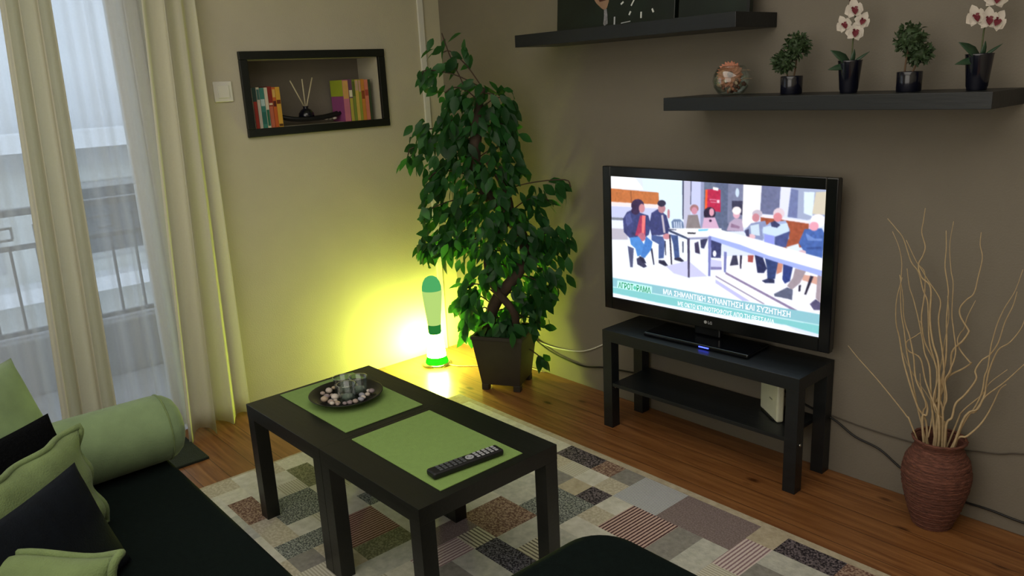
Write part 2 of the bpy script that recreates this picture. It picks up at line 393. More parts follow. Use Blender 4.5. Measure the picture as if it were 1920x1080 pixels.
# ------------------------------------------------------------------ special materials
def nodes(name):
    m = bpy.data.materials.new(name); m.use_nodes = True
    return m, m.node_tree, m.node_tree.nodes['Principled BSDF']

def wood_floor():
    m, nt, b = nodes('pine_boards'); L = nt.links; N = nt.nodes
    def math_(op, a, c=None):
        n = N.new('ShaderNodeMath'); n.operation = op
        if isinstance(a, (int, float)): n.inputs[0].default_value = a
        else: L.new(a, n.inputs[0])
        if c is not None:
            if isinstance(c, (int, float)): n.inputs[1].default_value = c
            else: L.new(c, n.inputs[1])
        return n.outputs[0]
    tc = N.new('ShaderNodeTexCoord'); sx = N.new('ShaderNodeSeparateXYZ'); L.new(tc.outputs['Object'], sx.inputs[0])
    row = math_('DIVIDE', sx.outputs['Y'], 0.112); idx = math_('FLOOR', row); fr = math_('FRACT', row)
    wn = N.new('ShaderNodeTexWhiteNoise'); wn.noise_dimensions = '1D'; L.new(idx, wn.inputs['W'])
    # grain, stretched along the boards and shifted from board to board
    off = math_('MULTIPLY', wn.outputs['Value'], 7.0)
    cx = N.new('ShaderNodeCombineXYZ'); L.new(math_('MULTIPLY', math_('ADD', sx.outputs['X'], off), 1.6), cx.inputs[0])
    L.new(math_('MULTIPLY', sx.outputs['Y'], 26.0), cx.inputs[1])
    gn = N.new('ShaderNodeTexNoise'); gn.inputs['Scale'].default_value = 1.6; gn.inputs['Detail'].default_value = 6; gn.inputs['Distortion'].default_value = 0.9
    L.new(cx.outputs[0], gn.inputs['Vector'])
    ramp = N.new('ShaderNodeValToRGB')
    ramp.color_ramp.elements[0].position = 0.30; ramp.color_ramp.elements[0].color = lin('764a28') + (1,)
    ramp.color_ramp.elements[1].position = 0.68; ramp.color_ramp.elements[1].color = lin('a27245') + (1,)
    L.new(gn.outputs['Fac'], ramp.inputs[0])
    tone = N.new('ShaderNodeMixRGB'); tone.blend_type = 'MULTIPLY'; tone.inputs[0].default_value = 1
    L.new(ramp.outputs[0], tone.inputs[1])
    tr = N.new('ShaderNodeValToRGB'); tr.color_ramp.elements[0].color = (0.78, 0.72, 0.66, 1); tr.color_ramp.elements[1].color = (1, 1, 1, 1)
    L.new(wn.outputs['Value'], tr.inputs[0]); L.new(tr.outputs[0], tone.inputs[2])
    # knots
    kx = N.new('ShaderNodeCombineXYZ'); L.new(math_('MULTIPLY', math_('ADD', sx.outputs['X'], off), 3.4), kx.inputs[0]); L.new(math_('MULTIPLY', sx.outputs['Y'], 7.5), kx.inputs[1])
    vo = N.new('ShaderNodeTexVoronoi'); vo.inputs['Scale'].default_value = 1.0; L.new(kx.outputs[0], vo.inputs['Vector'])
    kr = N.new('ShaderNodeValToRGB'); kr.color_ramp.elements[0].position = 0.05; kr.color_ramp.elements[0].color = (0.16, 0.09, 0.05, 1)
    kr.color_ramp.elements[1].position = 0.13; kr.color_ramp.elements[1].color = (1, 1, 1, 1)
    L.new(vo.outputs['Distance'], kr.inputs[0])
    k2 = N.new('ShaderNodeMixRGB'); k2.blend_type = 'MULTIPLY'; k2.inputs[0].default_value = 0.9
    L.new(tone.outputs[0], k2.inputs[1]); L.new(kr.outputs[0], k2.inputs[2])
    # joints between boards
    edge = math_('LESS_THAN', math_('ABSOLUTE', math_('SUBTRACT', fr, 0.5)), 0.488)
    sm = N.new('ShaderNodeMixRGB'); L.new(edge, sm.inputs[0]); sm.inputs[1].default_value = (0.05, 0.022, 0.01, 1); L.new(k2.outputs[0], sm.inputs[2])
    L.new(sm.outputs[0], b.inputs['Base Color']); b.inputs['Roughness'].default_value = 0.34
    bp = N.new('ShaderNodeBump'); bp.inputs['Strength'].default_value = 0.25; bp.inputs['Distance'].default_value = 0.002
    L.new(gn.outputs['Fac'], bp.inputs['Height']); L.new(bp.outputs[0], b.inputs['Normal'])
    return m

def rug_mat(name, c1, c2, kind, s=60.0, axis=0, duty=0.5):
    m, nt, b = nodes(name); L = nt.links; N = nt.nodes
    tc = N.new('ShaderNodeTexCoord'); b.inputs['Roughness'].default_value = 0.95; b.inputs['Specular IOR Level'].default_value = 0.1
    fine = N.new('ShaderNodeTexNoise'); fine.inputs['Scale'].default_value = 150; fine.inputs['Detail'].default_value = 3
    L.new(tc.outputs['Object'], fine.inputs['Vector'])
    ramp = N.new('ShaderNodeValToRGB'); ramp.color_ramp.elements[0].color = lin(c1) + (1,); ramp.color_ramp.elements[1].color = lin(c2) + (1,)
    if kind == 'speckle':
        n = N.new('ShaderNodeTexNoise'); n.inputs['Scale'].default_value = s; n.inputs['Detail'].default_value = 2
        L.new(tc.outputs['Object'], n.inputs['Vector']); L.new(n.outputs['Fac'], ramp.inputs[0])
        ramp.color_ramp.elements[0].position = 0.42; ramp.color_ramp.elements[1].position = 0.62
    elif kind == 'stripe':
        w = N.new('ShaderNodeTexWave'); w.wave_type = 'BANDS'; w.bands_direction = 'XY'[axis]
        w.inputs['Scale'].default_value = s; w.inputs['Distortion'].default_value = 0.6; w.inputs['Detail'].default_value = 1; w.inputs['Detail Scale'].default_value = 6
        L.new(tc.outputs['Object'], w.inputs['Vector']); L.new(w.outputs['Fac'], ramp.inputs[0])
        ramp.color_ramp.elements[0].position = duty - 0.18; ramp.color_ramp.elements[1].position = duty + 0.18
    else:
        n = N.new('ShaderNodeTexNoise'); n.inputs['Scale'].default_value = s; n.inputs['Detail'].default_value = 5
        L.new(tc.outputs['Object'], n.inputs['Vector']); L.new(n.outputs['Fac'], ramp.inputs[0])
        ramp.color_ramp.elements[0].position = 0.3; ramp.color_ramp.elements[1].position = 0.7
    L.new(ramp.outputs[0], b.inputs['Base Color'])
    bp = N.new('ShaderNodeBump'); bp.inputs['Strength'].default_value = 0.6; bp.inputs['Distance'].default_value = 0.004
    L.new(fine.outputs['Fac'], bp.inputs['Height']); L.new(bp.outputs[0], b.inputs['Normal'])
    return m

def cloth_see_through(name, color, clear, transl=0.45):
    """Thin woven cloth: gaps between the threads (clear) plus threads that scatter light both ways."""
    m = bpy.data.materials.new(name); m.use_nodes = True; nt = m.node_tree; L = nt.links; N = nt.nodes
    N.remove(N['Principled BSDF']); out = N['Material Output']
    d = N.new('ShaderNodeBsdfDiffuse'); t = N.new('ShaderNodeBsdfTranslucent'); tr = N.new('ShaderNodeBsdfTransparent')
    tc = N.new('ShaderNodeTexCoord'); n = N.new('ShaderNodeTexNoise'); n.inputs['Scale'].default_value = 120
    L.new(tc.outputs['Object'], n.inputs['Vector'])
    r = N.new('ShaderNodeValToRGB'); c = lin(color)
    r.color_ramp.elements[0].color = tuple(x * .93 for x in c) + (1,); r.color_ramp.elements[1].color = c + (1,)
    L.new(n.outputs['Fac'], r.inputs[0]); L.new(r.outputs[0], d.inputs[0]); L.new(r.outputs[0], t.inputs[0])
    a = N.new('ShaderNodeMixShader'); a.inputs[0].default_value = transl; L.new(d.outputs[0], a.inputs[1]); L.new(t.outputs[0], a.inputs[2])
    e = N.new('ShaderNodeMixShader'); lw = N.new('ShaderNodeLayerWeight'); lw.inputs[0].default_value = .5
    mm = N.new('ShaderNodeMath'); mm.operation = 'MULTIPLY_ADD'; mm.use_clamp = True   # obliquely seen threads close up
    L.new(lw.outputs['Facing'], mm.inputs[0]); mm.inputs[1].default_value = -clear * .75; mm.inputs[2].default_value = clear; L.new(mm.outputs[0], e.inputs[0]); L.new(a.outputs[0], e.inputs[1]); L.new(tr.outputs[0], e.inputs[2])
    L.new(e.outputs[0], out.inputs[0]); return m

def thin_glass(name, tint=(0.93, 0.97, 0.95), refl=0.12):
    m = bpy.data.materials.new(name); m.use_nodes = True; nt = m.node_tree; L = nt.links; N = nt.nodes
    N.remove(N['Principled BSDF']); out = N['Material Output']
    tr = N.new('ShaderNodeBsdfTransparent'); tr.inputs[0].default_value = tint + (1,)
    g = N.new('ShaderNodeBsdfGlossy'); g.inputs['Roughness'].default_value = 0.03
    lw = N.new('ShaderNodeLayerWeight'); lw.inputs[0].default_value = 0.35
    mm = N.new('ShaderNodeMath'); mm.operation = 'MULTIPLY_ADD'; L.new(lw.outputs['Facing'], mm.inputs[0]); mm.inputs[1].default_value = 0.55; mm.inputs[2].default_value = refl * .4
    mx = N.new('ShaderNodeMixShader'); L.new(mm.outputs[0], mx.inputs[0]); L.new(tr.outputs[0], mx.inputs[1]); L.new(g.outputs[0], mx.inputs[2])
    L.new(mx.outputs[0], out.inputs[0]); return m

def emitter(name, color, strength):
    m = bpy.data.materials.new(name); m.use_nodes = True; nt = m.node_tree
    nt.nodes.remove(nt.nodes['Principled BSDF']); e = nt.nodes.new('ShaderNodeEmission')
    e.inputs[0].default_value = (lin(color) if isinstance(color, str) else color) + (1,); e.inputs[1].default_value = strength
    nt.links.new(e.outputs[0], nt.nodes['Material Output'].inputs[0]); return m

M_FLOOR = wood_floor()
M_TAUPE = mat('taupe_wall_paint', '787165', 0.85, 0.03, 6, 0.25, 160)
M_CREAM = mat('cream_wall_paint', 'c0baa4', 0.85, 0.03, 5, 0.25, 160)
M_CEIL = mat('ceiling_paint', 'dedad0', 0.9, 0.02, 5)
M_WHITE = mat('white_plastic', 'dcdad2', 0.45, 0.02, 30)
M_UPVC = mat('white_door_frame', 'd8dad8', 0.4, 0.02, 30)
M_BLACK = mat('black_ash_veneer', '14181b', 0.42, 0.25, 18, 0.15, 90, stretch=(0.12, 1, 1))
M_BLACKT = mat('black_brown_table_veneer', '10120f', 0.38, 0.22, 18, 0.12, 90, stretch=(0.12, 1, 1))
M_GLOSSB = mat('glossy_black_plastic', '0a0c10', 0.16, 0.1, 30, spec=0.6)
M_MATTB = mat('matte_black_plastic', '0e1012', 0.5, 0.1, 30)
M_CERB = mat('black_glazed_ceramic', '0c0e1c', 0.15, 0.1, 30, spec=0.7)
M_LIME = mat('lime_felt_mat', '7a9850', 0.85, 0.04, 60, 0.3, 400)
M_CABLEB = mat('black_cable', '0c0c0c', 0.5, 0.05, 30)
M_CABLEW = mat('white_cable', 'c9c7bd', 0.5, 0.05, 30)
M_STEEL = mat('steel', 'b8b8b4', 0.3, 0.05, 30, metal=1.0)
M_GLASS = thin_glass('clear_glass')
M_PANE = thin_glass('window_pane', (0.94, 0.97, 0.97), 0.05)

# ------------------------------------------------------------------ the room
RX, RY, RH = 4.7, -4.3, 2.72
struct('floor', bx(-0.0, RX, RY, 0, -0.1, 0), M_FLOOR)
struct('ceiling', bx(-0.26, RX + .1, RY - .1, 0.1, RH, RH + 0.1), M_CEIL)
struct('wall_back', bx(-0.26, RX + .1, 0, 0.1, -0.1, RH), M_TAUPE)
struct('wall_right', bx(RX, RX + 0.1, RY, 0, -0.1, RH), M_CREAM)
struct('wall_front', bx(-0.26, RX + .1, RY - 0.1, RY, -0.1, RH), M_CREAM)
# left wall with the niche and the balcony door opening
NY0, NY1, NZ0, NZ1 = -1.117, -0.420, 1.345, 1.658
DY0, DY1, DZ = -3.55, -1.53, 2.25
b = bmesh.new()
box(b, -0.26, 0, DY1, NY0, -0.1, RH)
box(b, -0.26, 0, NY1, 0, -0.1, RH)
box(b, -0.26, 0, NY0, NY1, -0.1, NZ0)
box(b, -0.26, 0, NY0, NY1, NZ1, RH)
box(b, -0.26, 0, DY0, DY1, DZ, RH)
box(b, -0.26, 0, RY, DY0, -0.1, RH)
struct('wall_left', b, M_CREAM)
struct('wall_niche', bx(-0.26, -0.19, NY0, NY1, NZ0, NZ1), M_TAUPE)  # back panel's darker taupe stands in for the shade inside the recess
# vertical cable trunking by the corner
struct('trim_1', bx(0, 0.012, -0.146, -0.108, 0.0, RH, 0.004), M_WHITE)

# balcony door: white frame, two sashes with glass
d = bpy.data.objects.new('door_1', None); COL.objects.link(d); d['kind'] = 'structure'
b = bmesh.new()
box(b, -0.16, -0.06, DY1 - 0.06, DY1, 0, DZ, 0.006); box(b, -0.16, -0.06, DY0, DY0 + 0.06, 0, DZ, 0.006)
box(b, -0.16, -0.06, DY0 + .06, DY1 - .06, DZ - 0.06, DZ, 0.006); box(b, -0.16, -0.06, DY0 + .06, DY1 - .06, 0.0, 0.03, 0.006)
obj('door_frame', b, M_UPVC, d)
for (a, c, xx) in ((DY1 - 1.02, DY1 - 0.06, -0.10), (DY0 + 0.06, DY0 + 1.02, -0.145)):
    b = bmesh.new()
    box(b, xx, xx + .04, a, a + .07, .03, DZ - .06, .005); box(b, xx, xx + .04, c - .07, c, .03, DZ - .06, .005)
    box(b, xx, xx + .04, a + .07, c - .07, .03, .12, .005); box(b, xx, xx + .04, a + .07, c - .07, DZ - .13, DZ - .06, .005)
    s = obj('sash', b, M_UPVC, d)
    obj('glass_pane', bx(xx + .017, xx + .023, a + .07, c - .07, .12, DZ - .13), M_PANE, s)

# ------------------------------------------------------------------ outside
M_CONC = mat('balcony_concrete', '8c8c8e', 0.9, 0.08, 8, 0.3, 60)
M_RAIL = mat('grey_painted_railing', '55585e', 0.5, 0.05, 20)
M_FAC1 = mat('pale_facade', 'c4c8c6', 0.9, 0.05, 3)
M_FAC2 = mat('white_facade_band', 'e4e8ee', 0.9, 0.03, 3)
M_FAC3 = mat('grey_facade_band', 'a4a8aa', 0.9, 0.05, 3)
struct('balcony_floor', bx(-1.55, -0.0, -4.6, 1.6, -0.25, -0.1, 0), M_CONC)
struct('balcony_kerb', bx(-1.55, -1.37, -4.6, 1.6, -0.1, 0.23, 0.01), M_CONC)
rl = thing('balcony_railing', 'grey metal balcony railing of thin bars with a meander band under its handrail', 'railing', (-1.44, -1.4, 0.23))
obj('handrail', bx(-0.03, 0.03, -3.1, 2.9, .69, .73, .006), M_RAIL, rl)
obj('lower_rail', bx(-0.015, 0.015, -3.1, 2.9, .02, .045, .004), M_RAIL, rl)
obj('middle_rail', bx(-0.015, 0.015, -3.1, 2.9, .50, .52, .004), M_RAIL, rl)
b = bmesh.new(); y = -3.05; box(b, -.011, .011, -3.1, 2.9, .517, .528)
while y < 2.8:       # meander motif
    box(b, -.01, .01, y, y + .012, .525, .63); box(b, -.01, .01, y, y + .16, .62, .632); box(b, -.01, .01, y + .148, y + .16, .565, .625)
    box(b, -.01, .01, y + .07, y + .155, .555, .567)
    y += .26
obj('meander_band', b, M_RAIL, rl)
for k in range(46):
    yy = -3.05 + .13 * k
    obj('bar', bx(-.007, .007, yy - .007, yy + .007, .045, .50), M_RAIL, rl)
bl = thing('apartment_building', 'pale apartment building with white balcony bands across the street', 'building', (-6.0, 0.4, -3.3))
obj('wall', bx(-2, 0, -5, 5, 0, 4.15), M_FAC1, bl)
obj('balcony_slab', bx(0, .5, -5, 5, 4.34, 4.52), M_FAC2, bl)
obj('balcony_slab', bx(0, .35, -5, 5, 2.80, 2.95), M_FAC2, bl)
obj('parapet', bx(-2, .2, -5, 5, 4.15, 4.34), M_FAC3, bl)
obj('upper_wall', bx(-2, -.4, -5, 5, 4.34, 7.2), M_FAC2, bl)
for k in range(6):
    w = obj('window', bx(-.01, .03, -4.2 + 1.5 * k, -3.3 + 1.5 * k, 3.1, 3.95, .01), M_FAC3, bl)
    obj('pane', bx(.03, .04, -4.13 + 1.5 * k, -3.37 + 1.5 * k, 3.17, 3.88), mat('dark_window_glass', '39434c', .15, .05, 5), w)
struct('street', bx(-9, -1.6, -7, 7, -3.4, -3.3), mat('asphalt', '5a5c60', .9, .1, 5))

# ------------------------------------------------------------------ curtains
def curtain(name, top, bot, x0, folds, amp0, amp1, m, z1=2.6, z0=0.016, seed=0, parent=None, thick=0.0, slant=0.0):
    rng = random.Random(seed); ph = [rng.uniform(0, 6.28) for _ in range(4)]
    nu, nv = folds * 14, 26; bm = bmesh.new(); g = []
    for j in range(nv + 1):
        t = j / nv; z = z1 + (z0 - z1) * t; row = []
        ya = top[0] + (bot[0] - top[0]) * t; yb = top[1] + (bot[1] - top[1]) * t
        amp = amp0 + (amp1 - amp0) * t
        for i in range(nu + 1):
            s = i / nu
            a = 2 * math.pi * folds * s + 0.5 * math.sin(2 * math.pi * s * 1.7 + ph[0]) + .35 * t * math.sin(5 * s + ph[1])
            w = amp * (math.sin(a) + 0.28 * math.sin(2 * a + ph[2] + t)) * (0.75 + .35 * math.sin(3.1 * s * folds + ph[3]))
            yy = ya + (yb - ya) * s + 0.35 * amp * math.cos(a)
            zz = z - (0.012 * math.sin(a) if j == nv else 0)
            row.append(bm.verts.new((x0 + slant * (.5 - s) + w + .012 * t * math.sin(4 * s + ph[1]), yy, zz)))
        g.append(row)
    for j in range(nv):
        for i in range(nu):
            bm.faces.new((g[j][i], g[j][i + 1], g[j + 1][i + 1], g[j + 1][i])).smooth = True
    o = obj(name, bm, m, parent)
    if thick:
        md = o.modifiers.new('thickness', 'SOLIDIFY'); md.thickness = thick
    return o
M_DRAPE = cloth_see_through('off_white_drape', 'efeddb', 0.04, 0.4)
M_SHEER = cloth_see_through('white_sheer_voile', 'ececea', 0.60, 0.55)
tag(curtain('drape', (-1.565, -1.345), (-1.70, -1.372), 0.125, 3, .030, .046, M_DRAPE, seed=3, thick=.002, slant=.10),
    'off-white drape gathered beside the light switch, lit yellow-green by the lava lamp', 'curtain')
tag(curtain('drape', (-2.05, -1.885), (-2.17, -1.955), 0.12, 3, .030, .044, M_DRAPE, seed=5, thick=.002, slant=.08),
    'off-white drape gathered in the middle of the balcony door, hanging behind the bolster', 'curtain')
tag(curtain('sheer_curtain', (-3.3, -1.50), (-3.3, -1.50), 0.03, 18, .018, .026, M_SHEER, seed=8),
    'white see-through voile curtain across the balcony door', 'curtain')
cr = thing('curtain_rail', 'white ceiling curtain rail over the balcony door', 'curtain rail', (0.08, -2.4, 2.6))
obj('track', bx(-.06, .06, -1.0, 1.1, 0.005, .12, .01), M_UPVC, cr)

tag(obj('door_mat', bx(.05, .392, -2.45, -1.678, 0, .012, .004), mat('dark_green_mat', '182016', .95, .3, 90, .8, 300)),
    'dark doormat on the floorboards in front of the balcony door', 'mat')

# light switch
sw = thing('light_switch', 'square white light switch on the wall left of the niche', 'light switch', (0, -1.243, 1.523))
obj('plate', bx(0, .010, -.043, .043, -.045, .045, .004), M_WHITE, sw)
obj('rocker', bx(.0095, .015, -.026, .026, -.028, .028, .002), M_WHITE, sw)

# ------------------------------------------------------------------ niche
nf = bmesh.new()
for (a0, a1, c0, c1) in ((-1.154, -0.378, 1.658, 1.696), (-1.154, -0.378, 1.309, 1.347), (-1.154, -1.115, 1.347, 1.658), (-0.418, -0.378, 1.347, 1.658)):
    box(nf, 0, .018, a0, a1, c0, c1, .003)
tag(obj('niche_frame', nf, mat('black_stained_wood', '101410', .45, .15, 20)), 'black wooden frame around the wall niche', 'frame')

def book(y, w, h, d, spine, cover, label, group, accents=(), lean=0.0):
    t = thing('book', label, 'book', (-0.032, y, NZ0 + .001), (lean, 0, 0), group)
    t_c = mat('book_cover_' + cover, cover, .5, .05, 30)
    b = bmesh.new(); box(b, -d, -.001, 0, .0022, 0, h); box(b, -d, -.001, w - .0022, w, 0, h)
    obj('cover', b, t_c, t)
    obj('pages', bx(-d + .003, -.0015, .0023, w - .0023, .003, h - .003), mat('book_paper', 'd8d2be', .9, .05, 200), t)
    obj('spine', bx(-.001, .0006, 0, w, 0, h), mat('book_spine_' + spine, spine, .5, .05, 30), t)
    b = bmesh.new()
    for z0, z1, c in accents: pass
    for z0, z1, c in accents:
        obj('spine_band', bx(.0006, .0012, .0015, w - .0015, h * z0, h * z1), mat('book_band_' + c, c, .5, .05, 30), t)
    return t
y = -1.110; G = 'children\'s books at the left of the niche'
for spine, w, lab, acc in (
    ('c9bda2', .017, 'cream-spined book with red lower half, leftmost in the niche', ((0, .62, 'a03028'), (.66, .76, '2a5a4c'))),
    ('2c4a44', .019, 'dark teal-topped book with a red spine, second from the niche\'s left end', ((0, .66, 'b03a2c'),)),
    ('cfc6b4', .015, 'thin cream book between the red-spined book and the teal book', ((.70, .95, '45706a'),)),
    ('3f8578', .022, 'teal book with a pale blue band near its top', ((.55, .72, 'b8d0cc'), (.10, .40, '2d6f62'))),
    ('d9cfb6', .016, 'pale book with a green spine foot in the left row', ((.05, .45, '2f6c50'),)),
    ('8a2a20', .020, 'dark red topped book with a salmon lower spine', ((0, .52, 'c06a4c'), (.55, .6, 'e0c8a0'))),
    ('c8632c', .017, 'orange book second from the right in the left row', ((.52, .66, '5a2418'), (.75, .95, 'd8b060'))),
    ('d9a83c', .022, 'thick yellow book at the right end of the left row', ((.58, .68, '6a3018'), (.02, .08, '5a3a18')))):
    book(y, w, .188 + RNG.uniform(-.002, .003), .12, spine, spine, lab, G, acc); y += w + .0012
y = -0.612; G = 'books at the right of the niche'
bk = book(y, .032, .205, .125, 'c9788a', '9c4f86', 'thick book with a purple and lime cover facing the reed diffuser', G, ((.55, .98, 'd8a860'),))
obj('cover_panel', bx(-.125, -.001, -.0008, 0, .125, .205), mat('lime_cover_panel', 'a9b832', .5, .04, 30), bk)
y += .0335
for spine, w, lab, acc in (
    ('6c4a66', .020, 'purple-topped book with a yellow-green lower spine beside the purple cover', ((0, .55, 'b9b048'), (.58, .74, 'e8e0c0'))),
    ('7d8f3c', .016, 'olive green thin book in the right row', ((.6, .95, '5d6c30'),)),
    ('d6b95a', .018, 'pale yellow book in the middle of the right row', ((.74, .98, 'c8a890'),)),
    ('98a23e', .014, 'lime spined thin book next to the pale yellow book', ((.7, .98, 'cfa08c'),)),
    ('cf8b3a', .019, 'orange book with a brown band in the right row', ((.52, .72, '8e4a24'),)),
    ('d98268', .021, 'salmon pink book second from the niche\'s right end', ((.6, .75, 'b05040'),)),
    ('3a4a30', .014, 'dark green book at the right end of the niche', ())):
    book(y, w, .205 + RNG.uniform(-.004, .003), .12, spine, spine, lab, G, acc); y += w + .0012

# boat-shaped tray, pebbles and reed diffuser
tr = bmesh.new(); prof = []
nu, nv = 28, 8; g = []
for i in range(nu + 1):
    s = -1 + 2 * i / nu; wd = .052 * math.sqrt(max(0.004, 1 - s * s)); row = []
    for j in range(nv + 1):
        q = -1 + 2 * j / nv
        row.append(tr.verts.new((-.095 + wd * q, -.772 + .188 * s, NZ0 + .014 + .010 * q * q + .030 * abs(s) ** 3)))
    g.append(row)
for i in range(nu):
    for j in range(nv): tr.faces.new((g[i][j], g[i + 1][j], g[i + 1][j + 1], g[i][j + 1])).smooth = True
o = tag(obj('boat_tray', tr, M_MATTB), 'black boat-shaped tray under the reed diffuser in the niche', 'tray')
md = o.modifiers.new('t', 'SOLIDIFY'); md.thickness = .014; md.offset = -1
rd = thing('reed_diffuser', 'round black reed diffuser with three pale reeds in the niche', 'diffuser', (-.095, -.795, NZ0 + .015))
obj('bottle', lathe(bmesh.new(), [(.018, 0), (.032, .008), (.039, .024), (.037, .040), (.024, .056), (.013, .062), (.012, .070), (.017, .074), (.013, .074), (.010, .062)], 28, cap1=True), M_CERB, rd)
for dx, dy, dz in ((-.012, -.062, .20), (.0, -.003, .205), (-.01, .058, .21)):
    obj('reed', tube(bmesh.new(), [(0, dy * .06, .065), (dx, dy, dz)], .0034, 6), mat('pale_reed', 'c9bf9c', .8, .08, 80), rd)
M_PEB = [mat('pebble_' + c, c, .6, .12, 60) for c in ('b3a79a', '9a8a80', 'c4bab0', '85787a', 'a7957f', '8f8f98')]
for k, (py, px) in enumerate(((-.700, -.07), (-.672, -.08), (-.655, -.066))):
    tag(obj('pebble', blob(bmesh.new(), (0, 0, 0), (.009, .012, .007), 2, .06), M_PEB[2], loc=(px, py, NZ0 + .0215)),
        'small white pebble on the black tray in the niche', 'pebble', 'white pebbles on the niche tray')
# ------------------------------------------------------------------ rug
RUG = [rug_mat('rug_cream', 'bebbae', 'd6d3c8', 'soft', 30), rug_mat('rug_beige', 'a89c84', 'bfb49c', 'soft', 40),
       rug_mat('rug_pale_grey', 'a9a9a0', 'c4c3b8', 'soft', 40), rug_mat('rug_blue_rib', '8f9295', 'c6c8ca', 'stripe', 38, 1),
       rug_mat('rug_dark_pink_stripe', '4a3034', 'c4a99e', 'stripe', 23.5, 0, .42), rug_mat('rug_pale_pink_stripe', '8e7378', 'd0c2bd', 'stripe', 24, 0, .4),
       rug_mat('rug_grey_weave', '4c5050', 'a2a69e', 'speckle', 170), rug_mat('rug_dark_speckle', '2a262b', '766c70', 'speckle', 150),
       rug_mat('rug_brown_speckle', '6a4f46', 'a8907e', 'speckle', 150), rug_mat('rug_navy_speckle', '25222e', '75727e', 'speckle', 160),
       rug_mat('rug_mauve', '766866', '8c7e7c', 'speckle', 190), rug_mat('rug_olive', '66664e', '8e8d72', 'speckle', 150),
       rug_mat('rug_cream_dash', '6a6456', 'cbc6b0', 'stripe', 22, 1, .35), rug_mat('rug_brown_stripe', '5a3a2c', 'b08c84', 'stripe', 24, 0, .45),
       rug_mat('rug_grey', '7f7c76', '928f88', 'soft', 60),
       rug_mat('rug_cream_rib', 'aca795', 'ccc8b8', 'stripe', 30, 1), rug_mat('rug_ivory', 'c4c1b2', 'd6d2c4', 'soft', 60), rug_mat('rug_sand', 'b0a793', 'c6beaa', 'speckle', 90)]
NM = dict(cream=0, beige=1, pale=2, rib=3, dpink=4, ppink=5, weave=6, dark=7, brown=8, navy=9, mauve=10, olive=11, dash=12, bstripe=13, grey=14)
NI, NJ, PX, PY, RX0, RY0, RT = 23, 16, .0998, .0957, .66, -.545, .011
PATCH = {}
def patch(i0, i1, j0, j1, k):
    for i in range(i0, i1):
        for j in range(j0, j1): PATCH[(i, j)] = NM[k]
_rr = random.Random(5)
for i in range(NI):
    for j in range(NJ): PATCH[(i, j)] = 0
for _ in range(40):    # parts of the rug hidden in the photograph
    i, j = _rr.randrange(NI), _rr.randrange(NJ); patch(i, min(NI, i + _rr.choice((1, 2))), j, min(NJ, j + _rr.choice((1, 2))), _rr.choice(('pale', 'beige', 'grey', 'brown', 'weave', 'mauve', 'ppink')))
patch(8, 24, 0, 9, 'cream'); patch(0, 11, 8, 16, 'cream')
patch(8, 10, 0, 1, 'dark'); patch(10, 11, 0, 1, 'brown'); patch(11, 12, 0, 1, 'grey'); patch(12, 14, 0, 2, 'rib'); patch(11, 12, 1, 2, 'cream')
patch(14, 17, 0, 2, 'mauve'); patch(17, 18, 0, 1, 'beige'); patch(17, 18, 1, 3, 'ppink'); patch(18, 20, 0, 1, 'dark'); patch(20, 22, 0, 1, 'brown')
patch(18, 22, 1, 2, 'pale'); patch(18, 20, 2, 4, 'grey'); patch(13, 15, 2, 4, 'dpink'); patch(15, 16, 2, 4, 'grey'); patch(16, 17, 2, 4, 'pale')
patch(9, 10, 2, 3, 'grey'); patch(10, 11, 2, 3, 'beige'); patch(11, 12, 2, 3, 'dark'); patch(10, 12, 3, 5, 'weave'); patch(8, 10, 3, 5, 'pale')
patch(9, 11, 5, 7, 'brown'); patch(11, 13, 5, 7, 'pale'); patch(11, 13, 7, 8, 'navy'); patch(12, 14, 6, 7, 'dash'); patch(10, 11, 7, 8, 'dash')
patch(10, 11, 8, 10, 'ppink'); patch(11, 13, 8, 9, 'pale'); patch(11, 14, 9, 11, 'grey'); patch(9, 10, 7, 9, 'mauve'); patch(9, 10, 9, 12, 'pale')
patch(8, 9, 9, 11, 'olive'); patch(6, 8, 9, 11, 'bstripe'); patch(6, 7, 11, 13, 'weave'); patch(7, 8, 12, 13, 'grey'); patch(3, 5, 10, 12, 'weave')
patch(2, 4, 12, 13, 'brown'); patch(1, 3, 9, 10, 'olive'); patch(5, 6, 8, 9, 'weave'); patch(3, 5, 13, 14, 'pale'); patch(7, 8, 11, 12, 'cream'); patch(8, 9, 11, 12, 'beige')
_cv = random.Random(21)
for key_ in list(PATCH):     # the cream rectangles differ a little from one another
    if PATCH[key_] == 0: PATCH[key_] = _cv.choice((0, 0, 15, 16, 17, 0))
b = bmesh.new()
x1r, y1r = RX0 + NI * PX, RY0 - NJ * PY
def quad(p, mi):
    f = b.faces.new([b.verts.new(q) for q in p]); f.material_index = mi
for i in range(NI):
    for j in range(NJ):
        xa, xb, ya, yb = RX0 + i * PX, RX0 + (i + 1) * PX, RY0 - (j + 1) * PY, RY0 - j * PY
        quad(((xa, ya, RT), (xb, ya, RT), (xb, yb, RT), (xa, yb, RT)), PATCH[(i, j)])
BD = .030   # plain border
xo0, xo1, yo0, yo1 = RX0 - .012, x1r + .012, y1r - BD, RY0 + BD
quad(((xo0, RY0, RT), (xo1, RY0, RT), (xo1, yo1, RT), (xo0, yo1, RT)), 1); quad(((xo0, yo0, RT), (xo1, yo0, RT), (xo1, y1r, RT), (xo0, y1r, RT)), 1)
quad(((xo0, y1r, RT), (RX0, y1r, RT), (RX0, RY0, RT), (xo0, RY0, RT)), 1); quad(((x1r, y1r, RT), (xo1, y1r, RT), (xo1, RY0, RT), (x1r, RY0, RT)), 1)
